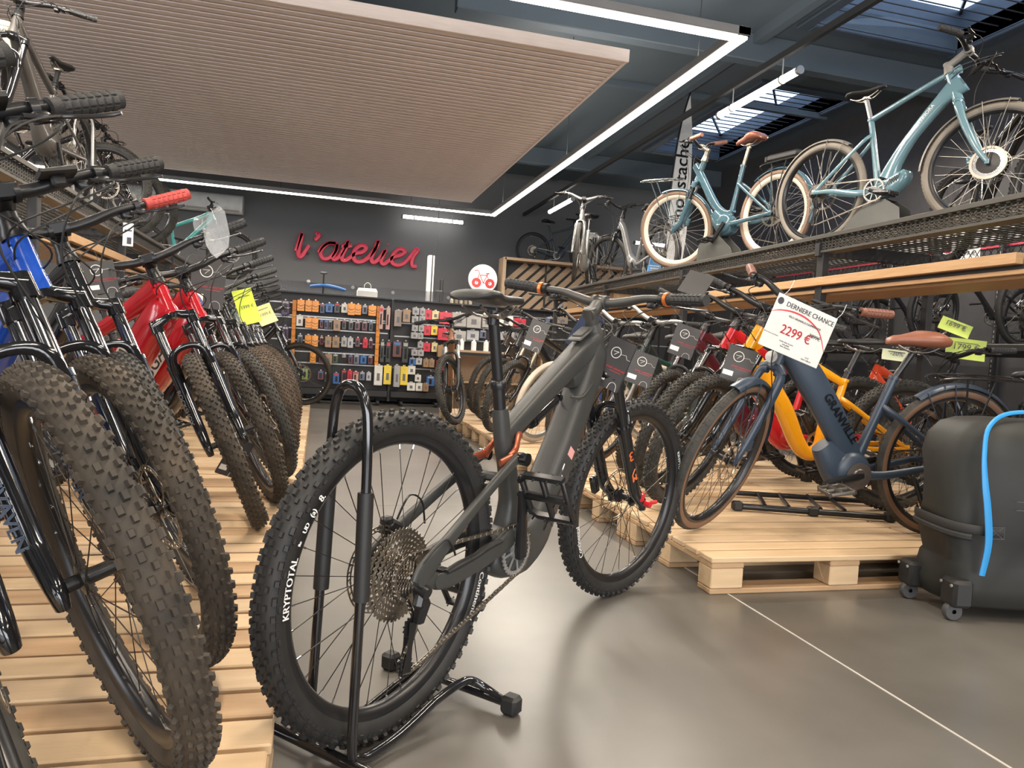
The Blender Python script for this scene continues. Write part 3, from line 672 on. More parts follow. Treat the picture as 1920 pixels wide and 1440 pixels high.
# ceiling beams
bme=MB(); bme.box((0,0,0),(6.2,.16,.30),bev=.01); bme=bme.mesh('ceiling_beam',ceilm)
for i,y in enumerate((7.55,13.0,1.6)): 
    o=obj('trim_%d'%(i+1),bme,None,Matrix.Translation((4.3,y,ZC-.15))); o['kind']='structure'
m=MB(); m.box((3.98,4.0,3.72),(.045,21.5,.06)); o=struct('trim_4',m,darkshelf)
m=MB(); m.box((4.6,4.0,ZC-.06),(.10,21.5,.12)); o=struct('trim_5',m,ceilm)
for i,y in enumerate((3.0,9.4)):
    m=MB(); m.box((3.0,y,ZC-.04),(8,.06,.08)); struct('trim_%d'%(i+6),m,ceilm)
# floor joints
m=MB(); m.box((1.57,.5,.0008),(.0075,13,.0016)); o=struct('trim_8',m,mat('pale_joint',(.42,.40,.36),.6))
m=MB(); m.box((0,4.05,.0008),(9,.006,.0016)); o=struct('trim_9',m,mat('pale_joint2',(.30,.285,.255),.6))
# wooden slatted ceiling raft
pan=thing('slatted_ceiling_panel','large brown slatted wooden ceiling raft hanging inside the LED loop','ceiling panel',Matrix.Translation((-.75,8.68,3.25)),None)
PX0,PX1,PY0,PY1=-4.0,2.29,5.59,11.77
m=MB(); m.box(((PX0+PX1)/2+.75,0,.075),(PX1-PX0,PY1-PY0,.02)); obj('backing_board',m.mesh('backing_board',mat('raft_dark',(.05,.035,.028),.7)),pan)
m=MB(); W=PX1-PX0; 
for (x,y,sx,sy) in((PX0+.75+.01,0,.03,PY1-PY0),(PX1+.75-.01,0,.03,PY1-PY0),((PX0+PX1)/2+.75,-(PY1-PY0)/2,W+.02,.03),((PX0+PX1)/2+.75,(PY1-PY0)/2,W+.02,.03)): m.box((x,y,.045),(sx,sy,.10),bev=.004)
obj('edge_frame',m.mesh('edge_frame',slatm),pan)
m=MB(); m.box((0,0,0),(W-.04,.064,.032),bev=.004); sm=m.mesh('slat',slatm)
ns=66
for i in range(ns): obj('slat',sm,pan,Matrix.Translation(((PX0+PX1)/2+.75,-(PY1-PY0)/2+.06+i*(PY1-PY0-.12)/(ns-1),.018)))
# LED loop
led=thing('led_light_loop','long rectangular white LED light line hung around the slatted raft','light',Matrix.Translation((-.65,8.28,3.12)))
lx,ly=3.36,3.67
for (x,y,sx,sy) in((lx,0,.10,2*ly+.10),(-lx,0,.10,2*ly+.10),(0,ly,2*lx+.10,.10),(0,-ly,2*lx+.10,.10)):
    m=MB(); m.box((x,y,.035),(sx,sy,.06),bev=.005); obj('profile',m.mesh('profile',mat('profile_grey',(.16,.16,.16),.5)),led)
    m=MB(); m.box((x,y,-.003),(sx-.035,sy-.035,.02)); obj('diffuser',m.mesh('diffuser',ledm),led)
m=MB(); m.cyl((0,0,.06),(0,0,1.45),.004,5); wme=m.mesh('suspension_wire',darkshelf)
for x,y in((lx,-ly+.6),(lx,0),(lx,ly-.6),(0,ly),(-2,ly),(2,ly),(2,-ly),(0,-ly)): obj('suspension_wire',wme,led,Matrix.Translation((x,y,0)))
def tube_light(loc,L,rz,label,grp='hanging tube lights'):
    t=thing('tube_light',label,'light',TM(*loc,rz),grp)
    m=MB(); m.tube([(-L/2,0,0),(L/2,0,0)],[(.034,.034)],14); 
    obj('diffuser',m.mesh('diffuser',tubem),t)
    m=MB(); 
    for s in(-1,1): m.cyl((s*L/2,0,0),(s*(L/2+.035),0,0),.038,14); m.tube([(s*L*.32,0,.03),(s*L*.32,0,.24)],.006,6); m.lathe([(.034,-.01),(.040,-.01),(.040,.01),(.034,.01)],(s*L*.32,0,0),(1,0,0),16)
    obj('end_cap',m.mesh('end_cap',silver),t)
tube_light((3.98,6.42,3.50),1.30,PI/2,'bright tube light on the dark conduit beside the skylight')
tube_light((4.02,12.45,3.50),1.25,PI/2,'short bright tube light near the back right corner, pointing towards the sign wall')
tube_light((2.12,14.75,3.43),1.20,0,'level tube light just below the far corner of the LED loop')
tube_light((7.0,14.6,3.36),1.15,0,'tube light seen through the front wheel of the dark blue shelf bicycle')
# exit of the room: air conditioner over the sign wall
ac=thing('air_conditioner','long white wall air conditioner under the LED line, left of the red sign','air conditioner',TM(-2.45,14.75,3.32))
m=MB(); m.tube([(-1.0,0,0),(1.0,0,0)],(.17,.17),20,up=(0,1,0),sq=.6); obj('casing',m.mesh('casing',acm),ac)
m=MB(); m.box((0,-.12,-.10),(1.9,.06,.10),bev=.01); obj('louvre',m.mesh('louvre',mat('ac_grey',(.45,.43,.40),.5)),ac)
# red script sign
SIGN= {'l': [(-0.48, 2.59), (-0.44, 2.74), (-0.38, 2.94), (-0.4, 2.79), (-0.43, 2.63), (-0.42, 2.5), (-0.37, 2.5), (-0.31, 2.59), (-0.24, 2.72)], 'ap': [(-0.13, 2.94), (-0.09, 2.96), (-0.07, 2.92), (-0.1, 2.87), (-0.14, 2.83)], 'a': [(-0.06, 2.6), (0.02, 2.72), (0.14, 2.8), (0.27, 2.8), (0.14, 2.8), (0.03, 2.71), (-0.02, 2.59), (0.02, 2.5), (0.1, 2.49), (0.19, 2.55), (0.27, 2.67), (0.29, 2.79), (0.27, 2.65), (0.22, 2.53), (0.25, 2.49), (0.34, 2.56), (0.43, 2.73), (0.49, 2.87), (0.45, 2.71), (0.39, 2.57), (0.41, 2.49), (0.49, 2.51), (0.58, 2.59), (0.66, 2.65), (0.77, 2.68), (0.84, 2.75), (0.81, 2.81), (0.72, 2.8), (0.63, 2.71), (0.61, 2.59), (0.65, 2.5), (0.75, 2.49), (0.87, 2.56), (0.98, 2.7), (1.06, 2.83), (1.07, 2.93), (1.02, 2.76), (0.96, 2.59), (0.99, 2.5), (1.07, 2.54), (1.16, 2.66), (1.22, 2.76), (1.18, 2.64), (1.15, 2.54), (1.2, 2.48), (1.29, 2.55), (1.39, 2.64), (1.51, 2.68), (1.6, 2.74), (1.59, 2.79), (1.5, 2.81), (1.39, 2.71), (1.35, 2.58), (1.4, 2.5), (1.52, 2.49), (1.64, 2.57), (1.75, 2.72), (1.83, 2.83), (1.86, 2.79), (1.79, 2.69), (1.76, 2.57), (1.78, 2.49), (1.86, 2.49)], 'tb': [(0.37, 2.76), (0.47, 2.77), (0.57, 2.79)], 'dot': [(1.27, 2.89), (1.28, 2.88)]}
sg=thing('script_sign',"red three-dimensional script lettering reading l'atelier on the dark back wall",'sign',TM(0,14.98,0))
redsign=mat('red_sign_acrylic',(.75,.022,.075),.45,coat=.15)
for k,pts in SIGN.items():
    m=MB(); P=[(x,-.05,z) for x,z in pts]
    m.tube(P,[(.030,.038),(.030,.045),(.030,.038)],12,up=(0,1,0),k=5,sq=.3); obj('letter_stroke',m.mesh('letter_stroke',redsign,50),sg)
m=MB()
for x in(-.25,.3,.8,1.4,1.8): m.box((x,.03,2.58),(.03,.08,.03))
obj('mounting_stud',m.mesh('mounting_stud',darkshelf),sg)
for i,(x,z) in enumerate([(-.22,2.03),(.63,1.98),(1.42,1.94),(2.55,1.92),(3.45,1.93)]):
    m=MB(); m.lathe([(0,-.03),(.035,-.02),(.035,0)],(0,0,0),(0,1,0),12); o=thing('wall_spot',('small white spot lamp on the back wall, number %s from the left'%('one','two','three','four','five')[i]),'lamp',TM(x,15.0,z),'small white wall spots',m.mesh('wall_spot',acm))
# back counter/glass behind the gondola and items on it
m=MB(); m.box((1.9,11.75,.80),(6.0,.9,1.56),bev=.01); c=thing('workshop_counter','long black workshop counter behind the accessory wall','counter',TM(0,0,0),None,m.mesh('workshop_counter',darkshelf))
gl=mat('smoked_glass',(.05,.05,.055),.1,alpha=.35)
for i,(a,b) in enumerate([(-.75,.58),(.60,1.9),(1.92,3.1)]):
    m=MB(); m.box(((a+b)/2,12.1,1.69),(b-a,.012,.22)); thing('counter_screen',('low smoked glass screen on the workshop counter, %s of three'%('leftmost','middle','rightmost')[i]),'screen',None,'glass screens on the counter',m.mesh('counter_screen',gl))
bagm=mat('white_paper',(.72,.71,.66),.7)
b=thing('paper_bag','small white paper carrier bag standing on the workshop counter','bag',TM(.70,11.5,1.58,.1))
m=MB(); m.rings([[(-.15,-.05,0),(.15,-.05,0),(.15,.05,0),(-.15,.05,0)],[(-.15,-.055,.10),(.15,-.055,.10),(.15,.055,.10),(-.15,.055,.10)],[(-.13,-.02,.145),(.13,-.02,.15),(.13,.02,.15),(-.13,.02,.145)]]); obj('sack',m.mesh('sack',bagm,30),b)
m=MB(); m.tube([(-.05,-.02,.14),(-.045,-.02,.20),(0,-.02,.23),(.045,-.02,.20),(.05,-.02,.14)],.005,6,k=4); obj('handle',m.mesh('handle',bagm),b)
bs=thing('frame_stand','blue bicycle part clamped on a thin black stand over the counter','repair stand',TM(.05,11.9,1.58))
m=MB(); m.cyl((0,0,0),(0,0,.36),.012,8); m.box((0,0,.36),(.10,.03,.03),bev=.005); obj('post',m.mesh('post',blackm),bs)
m=MB(); m.tube([(-.20,0,.14),(0,0,.17),(.20,0,.15),(.34,0,.12)],[(.02,.02),(.03,.03),(.018,.02)],10,k=3); obj('part_body',m.mesh('part_body',mat('blue_clear',(.05,.16,.42),.3)),bs)
# vertical white repair column
rp=thing('lift_column','tall white and grey column with a black motor beside the round bicycle sign','repair column',TM(1.78,12.4,1.56))
m=MB(); m.box((0,0,.43),(.11,.10,.86),bev=.008); obj('column',m.mesh('column',acm),rp)
m=MB(); m.box((.02,-.055,.43),(.02,.012,.86)); obj('groove',m.mesh('groove',darkshelf),rp)
m=MB(); m.box((.16,-.02,.14),(.14,.12,.30),bev=.02); m.box((.20,0,.38),(.05,.05,.2),bev=.01); obj('motor',m.mesh('motor',blackp),rp)
m=MB(); m.cyl((.09,0,.86),(.09,0,3.0),.004,5); obj('cable',m.mesh('cable',blackp),rp)
# bottles on the counter
for i in range(5):
    m=MB(); h=.11+.02*(i%2); m.lathe([(0,0),(.028,0),(.028,h*.7),(.012,h*.8),(.012,h),(0,h)],(0,0,0),(0,0,1),10); thing('small_bottle','small pale bottle on the counter, %s right of the lift column'%('first','second','third','fourth','fifth')[i],'bottle',TM(2.02+.075*i,11.55,1.58),'small bottles on the counter',m.mesh('small_bottle',mat('bottle_%d'%(i%2),((.42,.38,.28),(.25,.2,.13))[i%2],.3)))
# round bicycle sign
rs=thing('round_bicycle_sign','round white disc sign with a red bicycle pictogram on the back wall','sign',TM(2.86,13.2,2.18))
m=MB(); m.lathe([(0,.04),(.265,.04),(.265,-.03),(.25,-.045),(0,-.045)],(0,0,0),(0,1,0),40); obj('disc',m.mesh('disc',mat('sign_white',(.85,.82,.80),.4,emit=.35)),rs)  # disc has a faint emission of its own
m=MB(); yy=-.050; redp=mat('pictogram_red',(.55,.05,.05),.5)
for cx in(-.125,.125): m.ring([(cx+.088*math.cos(t*PI/12),-.075+.088*math.sin(t*PI/12)) for t in range(24)],[(cx+.032*math.cos(t*PI/12),-.075+.032*math.sin(t*PI/12)) for t in range(24)],(0,yy,0),EX,EZ,.006)
for a,b,q in [((-.125,-.075),(-.075,.10),.007),((-.075,.10),(-.105,.15),.006),((-.105,.15),(-.17,.14),.007),((-.065,.065),(.065,.070),.007),((-.065,.065),(.0,-.075),.007),((.0,-.075),(.085,.11),.007),((.065,.070),(.125,-.075),.006),((.0,-.075),(.125,-.075),.006),((.04,.10),(.11,.105),.009)]: m.tube([(a[0],yy,a[1]),(b[0],yy,b[1])],(.003,q*1.3),4,up=(0,1,0))
obj('pictogram',m.mesh('pictogram',redp),rs)
# ================================================================== PALLETS
BW=.098; PITCH=.1175
bmesh_={}
def brd(L,wd,h,mt,seed=0):
    k=(L,wd,h,mt.name)
    if k not in bmesh_: mm=MB(); mm.box((0,0,0),(L,wd,h),bev=.0035); bmesh_[k]=mm.mesh('board',mt,20)
    return bmesh_[k]
rnd=random.Random(5)
def pallet(x0,y0,label,grp,L=1.2,Wd=.80):
    p=thing('pallet',label,'pallet',TM(x0,y0,0),grp)
    ws=[wood,wood2,wood3,wood2,wood]
    n=7
    for i in range(n): obj('board',brd(L,BW,.022,rnd.choice(ws)),p,TM(L/2+rnd.uniform(-.004,.004),.05+i*PITCH*(Wd-.1)/(.705),.133+rnd.uniform(-.0012,.0012),rnd.uniform(-.002,.002))@Matrix.Rotation(rnd.choice((0,PI)),4,'Z'))
    for x in(.07,.6,1.13): obj('board',brd(.14,Wd-.006,.021,wood3),p,TM(x,Wd/2,.1113))
    for x in(.07,.6,1.13):
        for y in(.055,Wd/2,Wd-.055): obj('block',brd(.138,.1,.078,wood2 if rnd.random()>.5 else wood),p,TM(x,y,.0615))
    for y in(.055,Wd/2,Wd-.055): obj('board',brd(L,.098,.021,wood3),p,TM(L/2,y,.0108))
    return p
ordn=['first','second','third','fourth','fifth','sixth','seventh','eighth','ninth','tenth','eleventh','twelfth']
for i in range(11): pallet(-1.25,.665+i*.815,'pine pallet in the row under the left bicycles, %s from the camera'%ordn[i],'pallets of the left row')
for i in range(8):
    pallet(1.49,2.47+i*.815,'pine pallet on the aisle side under the right bicycles, %s from the camera'%ordn[i],'aisle pallets of the right row')
    pallet(2.70,2.47+i*.815,'pine pallet on the shelf side under the right bicycles, %s from the camera'%ordn[i],'shelf side pallets of the right row')
# ================================================================== ACCESSORY WALL
ITEMS=[(1,-0.51,-0.4,'purple',1.22,1.44),(1,-0.3,-0.2,'orange',1.29,1.46),(1,-0.19,-0.1,'orange',1.29,1.46),(1,-0.09,-0.0,'orange',1.29,1.46),(1,0.01,0.08,'navy',1.28,1.42),(1,0.09,0.19,'blue',1.3,1.44),(1,0.21,0.29,'charcoal',1.3,1.45),(1,0.31,0.4,'white',1.31,1.45),(1,0.4,0.5,'orange',1.28,1.46),(1,0.5,0.59,'orange',1.29,1.45),(1,0.6,0.68,'slate',1.31,1.45),(1,0.69,0.8,'orange',1.29,1.45),(2,-0.49,-0.4,'purple',0.87,1.08),(2,-0.3,-0.21,'white',1.08,1.24),(2,-0.18,-0.09,'orange',1.06,1.22),(2,-0.09,0.0,'orange',1.05,1.22),(2,0.02,0.07,'wine',1.07,1.2),(2,0.08,0.14,'purple',1.06,1.2),(2,0.14,0.2,'charcoal',1.06,1.2),(2,0.21,0.31,'kraft',1.04,1.21),(2,0.33,0.39,'charcoal',1.07,1.21),(2,0.42,0.49,'charcoal',1.07,1.21),(2,0.51,0.59,'wine',1.07,1.21),(2,0.61,0.69,'wine',1.07,1.22),(2,0.71,0.77,'charcoal',1.07,1.21),(3,-0.28,-0.2,'navy',0.82,0.97),(3,-0.17,-0.08,'orange',0.8,0.97),(3,-0.08,0.01,'orange',0.8,0.97),(3,0.03,0.09,'wine',0.83,0.96),(3,0.1,0.19,'kraft',0.8,0.97),(3,0.21,0.31,'kraft',0.8,0.97),(3,0.33,0.41,'grey',0.82,0.97),(3,0.42,0.5,'silver',0.81,0.97),(3,0.53,0.6,'wine',0.83,0.97),(3,0.63,0.7,'red',0.82,0.97),(3,0.72,0.78,'wine',0.82,0.97),(4,-0.09,-0.01,'orange',0.57,0.73),(4,0.03,0.1,'wine',0.57,0.72),(4,0.11,0.21,'kraft',0.55,0.72),(4,0.22,0.3,'olive',0.58,0.72),(4,0.35,0.4,'grey',0.67,0.72),(4,0.44,0.51,'wine',0.58,0.72),(4,0.52,0.6,'slate',0.58,0.73),(4,0.61,0.7,'blue',0.59,0.72),(4,0.72,0.79,'wine',0.59,0.72),(5,-0.24,-0.2,'olive',0.41,0.54),(5,-0.19,-0.11,'green',0.32,0.5),(5,0.02,0.11,'wine',0.33,0.47),(5,0.12,0.18,'charcoal',0.3,0.46),(5,0.19,0.23,'olive',0.29,0.45),(5,0.24,0.33,'blue',0.28,0.45),(5,0.35,0.43,'wine',0.32,0.5),(5,0.44,0.51,'red',0.33,0.5),(5,0.52,0.6,'pink',0.33,0.48),(5,0.61,0.69,'slate',0.35,0.48),(5,0.71,0.78,'silver',0.35,0.48),(6,0.85,0.91,'pink',1.1,1.46),(6,0.95,1.01,'pink',1.1,1.45),(6,1.07,1.18,'taupe',1.16,1.41),(6,1.19,1.3,'kraft',1.23,1.43),(7,0.89,0.95,'charcoal',0.62,0.96),(7,0.97,1.04,'charcoal',0.62,0.96),(7,1.07,1.2,'black and pink',0.71,0.96),(7,1.21,1.3,'charcoal',0.63,0.97),(8,0.82,0.94,'white',0.28,0.6),(8,0.96,1.07,'yellow',0.3,0.6),(8,1.1,1.19,'grey',0.27,0.61),(8,1.2,1.31,'yellow',0.3,0.6),(9,1.32,1.42,'grey',1.35,1.46),(9,1.43,1.51,'grey',1.35,1.46),(9,1.32,1.42,'grey',1.23,1.34),(9,1.43,1.52,'grey',1.24,1.35),(9,1.33,1.42,'grey',1.11,1.21),(9,1.43,1.51,'grey',1.11,1.21),(9,1.32,1.42,'grey',1.0,1.1),(9,1.42,1.5,'grey',1.0,1.1),(9,1.43,1.51,'grey',0.87,0.97),(9,1.34,1.43,'grey',0.75,0.85),(9,1.43,1.52,'grey',0.75,0.85),(9,1.32,1.42,'blue',0.61,0.73),(9,1.42,1.51,'silver',0.62,0.73),(10,1.51,1.61,'red',1.29,1.45),(10,1.62,1.73,'pale yellow',1.3,1.44),(10,1.73,1.92,'red',1.24,1.43),(10,1.51,1.61,'red',1.06,1.21),(10,1.62,1.72,'yellow',1.07,1.22),(10,1.72,1.91,'red',1.0,1.19),(10,1.51,1.62,'red',0.82,0.96),(10,1.64,1.73,'pale yellow',0.82,0.97),(10,1.72,1.91,'kraft',0.75,0.94),(10,1.52,1.6,'kraft',0.59,0.72),(10,1.61,1.69,'kraft',0.59,0.72),(10,1.71,1.88,'red',0.54,0.71),(11,1.31,1.42,'white',0.47,0.61),(11,1.42,1.51,'white',0.37,0.48),(11,1.31,1.43,'white',0.23,0.36),(11,1.44,1.54,'white',0.23,0.36),(11,1.54,1.62,'kraft',0.23,0.36),(11,1.59,1.71,'blue',0.31,0.47),(12,1.91,2.13,'pale grey',1.22,1.44),(12,2.14,2.36,'pale grey',1.21,1.44),(12,2.37,2.52,'pale grey',1.23,1.44),(12,1.93,2.14,'pale grey',1.0,1.17),(12,2.16,2.35,'silver',1.03,1.19),(12,2.36,2.46,'slate',1.07,1.2),(12,2.65,2.87,'white',1.27,1.44),(12,3.39,3.54,'slate',1.35,1.47),(12,3.57,3.75,'taupe',1.37,1.48),(12,2.87,3.06,'red',1.28,1.41),(12,2.67,2.81,'grey',1.06,1.19),(12,2.83,2.98,'grey',1.07,1.19)]
COL=dict(purple=(.06,.03,.10),orange=(.80,.30,.03),navy=(.02,.04,.09),blue=(.03,.13,.38),charcoal=(.035,.04,.04),white=(.68,.68,.62),slate=(.12,.14,.20),wine=(.10,.02,.035),kraft=(.30,.18,.09),grey=(.33,.33,.33),silver=(.45,.46,.48),red=(.55,.015,.04),olive=(.06,.09,.04),green=(.25,.40,.10),pink=(.50,.30,.26),taupe=(.28,.22,.18),yellow=(.80,.60,.06))
COL['pale yellow']=(.65,.58,.28); COL['pale grey']=(.36,.35,.33); COL['black and pink']=(.12,.05,.05)
go=[]
for gi,(a,b,lab) in enumerate([(-1.12,1.03,'left'),(1.07,2.60,'middle'),(2.64,5.6,'right')]):
    g=thing('accessory_gondola','black slatwall display unit full of hanging packs, %s of the three'%lab,'display unit',TM(0,11.0,0))
    m=MB(); m.box(((a+b)/2,.10,.84),(b-a,.10,1.44),bev=.005); obj('back_panel',m.mesh('back_panel',darkshelf),g)
    m=MB(); m.box(((a+b)/2,.04,1.555),(b-a,.20,.02)); obj('top_strip',m.mesh('top_strip',darkshelf),g)
    m=MB(); m.box(((a+b)/2,.02,.16),(b-a,.22,.10),bev=.01); obj('plinth',m.mesh('plinth',darkshelf),g)
    for z in((1.41,1.23,1.20,1.05,.88,.72,.56) if gi==0 else (1.40,1.22,1.02,.86,.55) if gi==1 else (1.44,1.12,.8)): m=MB(); m.box(((a+b)/2,.045,z),(b-a-.06,.012,.018)); obj('hook_rail',m.mesh('hook_rail',silver),g)
    m=MB(); 
    for x in(a+.15,(a+b)/2-.1,(a+b)/2+.1,b-.15): m.box((x,-.02,.045),(.03,.50,.025)); m.cyl((x-.02,-.22,.035),(x+.02,-.22,.035),.033,12)
    m.box(((a+b)/2,-.2,.03),(b-a-.3,.03,.02)); obj('wheeled_base',m.mesh('wheeled_base',darkshelf),g)
    m=MB(); m.box((b+.02,.0,.80),(.035,.06,1.5)); obj('upright',m.mesh('upright',darkshelf),g)
for i,(x,z0,z1,lab) in enumerate([(-.335,.52,1.44,'left'),(.845,.58,1.44,'right')]):
    t=thing('orange_display_strip','tall orange hanging strip of lights at the %s of the tube packs'%lab,'display strip',TM(x,10.93,0))
    m=MB(); m.box((0,0,(z0+z1)/2),(.055,.05,z1-z0),bev=.004); obj('card_strip',m.mesh('card_strip',mat('orange_card',(.72,.26,.03),.5)),t)
    m=MB()
    for k in range(9): m.tube([(-.029,-.027,z0+.06+k*.09),(0,-.030,z0+.045+k*.09),(.029,-.027,z0+.06+k*.09)],.003,4)
    obj('tie_band',m.mesh('tie_band',blackp),t)
cnt={}
RN={1:'top rail of the left display unit',2:'second rail of the left display unit',3:'third rail of the left display unit',4:'fourth rail of the left display unit',5:'lowest rail of the left display unit',6:'top of the pump column',7:'middle of the pump column',8:'bottom of the pump column',9:'grey box grid of the middle unit',10:'tool box columns of the middle unit',11:'bottom of the middle unit',12:'right display unit'}
ords=ordn+['thirteenth']
hookm=silver
for (r,x0,x1,c,z0,z1) in ITEMS:
    cnt[r]=cnt.get(r,0)+1; wd=x1-x0; h=z1-z0; cx=(x0+x1)/2; big=wd>.16
    M_=mat('pack_'+c.replace(' ','_'),COL[c],.45,c2=tuple(min(1,q*1.25+.01) for q in COL[c]),sc_=14,coat=.15)
    t=thing('hanging_box' if h/wd<2.2 else 'hanging_blister',f'{c} {"box" if big else "pack"} hanging as {ords[cnt[r]-1]} item on the {RN[r]}','pack',TM(cx,10.92,(z0+z1)/2,rnd.uniform(-.06,.06)),'hanging packs on the '+RN[r])
    dep=.09 if c in('orange','grey','red','pale grey','kraft') else .035
    m=MB(); m.box((0,-dep/2,-.008),(wd*.99,dep,h*.92),bev=.004); m.box((0,-.004,h*.44),(wd*.35,.006,h*.12)); obj('body',m.mesh('body',M_,30),t)
    if c=='orange':
        m=MB(); y=-dep-.002; m.tube([(-wd*.44,y,h*.02),(0,y,-h*.09),(wd*.44,y,h*.02)],(.0015,.004),4,up=(0,1,0),k=4); m.tube([(-wd*.44,y,-h*.22),(0,y,-h*.33),(wd*.44,y,-h*.22)],(.0015,.003),4,up=(0,1,0),k=4); obj('printed_band',m.mesh('printed_band',blackp),t)
    elif c in('charcoal','wine','navy','olive','purple','slate','blue','green','pink','black and pink'):
        m=MB(); m.box((rnd.uniform(-.1,.1)*wd,-dep-.006,-h*.08),(wd*.30,.02,h*.45),bev=.006); obj('contents',m.mesh('contents',blackm),t)
        k2=rnd.choice([(.5,.5,.5),(.55,.06,.08),(.06,.2,.5),(.4,.4,.36)]); m=MB(); m.box((0,-dep-.001,h*.30),(wd*.7,.002,h*.14)); obj('printed_band',m.mesh('printed_band',mat('print_%d'%int(k2[0]*100),k2,.5)),t)
    else:
        m=MB(); m.box((0,-dep-.001,-h*.10),(wd*.36,.002,h*.34)); obj('printed_band',m.mesh('printed_band',mat('print_dark_red' if c=='red' else 'print_grey',(.25,.02,.03) if c=='red' else (.14,.14,.15),.5)),t)
    m=MB(); m.cyl((0,.05,h*.46),(0,-dep-.02,h*.47),.004,5); m.box((0,-dep-.022,h*.47),(.018,.004,.018)); obj('hook',m.mesh('hook',hookm),t)
# wooden cube display with slanted slats, far right of the back wall
wc=thing('slatted_wood_cabinet','pale wooden frame cabinet with slanted slats on the back wall','cabinet',TM(3.24,13.3,1.5))
fw_=mat('pale_oak',(.40,.28,.18),.55,c2=(.46,.33,.22),sc_=6,stretch=(1,8,8))
for (x,z,sx,sz,n) in((0,.55,.06,1.12,'side_panel'),(2.5,.55,.06,1.12,'side_panel'),(1.25,1.09,2.5,.05,'top_panel'),(1.25,.0,2.5,.05,'bottom_panel')):
    m=MB(); m.box((x,0,z),(sx,.35,sz),bev=.004); obj(n,m.mesh(n,fw_),wc)
m=MB(); m.box((1.25,.16,.55),(2.45,.01,1.06)); obj('dark_back',m.mesh('dark_back',darkshelf),wc)
for i in range(15):
    x=-.55+i*.215; a=[max(.02,x),0]; import_z=lambda q:(q-x)*1.0
    p0=(x,0.02); p1=(x+1.05,1.05)
    if p0[0]<.03: p0=(.03,.02+(.03-x))
    if p1[0]>2.47: p1=(2.47,.02+(2.47-x)*.98)
    if p1[1]-p0[1]<.08: continue
    d=V((p1[0]-p0[0],0,p1[1]-p0[1])); m=MB(); m.tube([(p0[0],.12,p0[1]),(p1[0],.12,p1[1])],(.012,.058),4,up=(0,1,0),sq=.4); obj('slat',m.mesh('slat',fw_),wc)
for x in(.85,1.75): m=MB(); m.box((x,.02,.55),(.03,.03,1.06)); obj('black_post',m.mesh('black_post',darkshelf),wc)
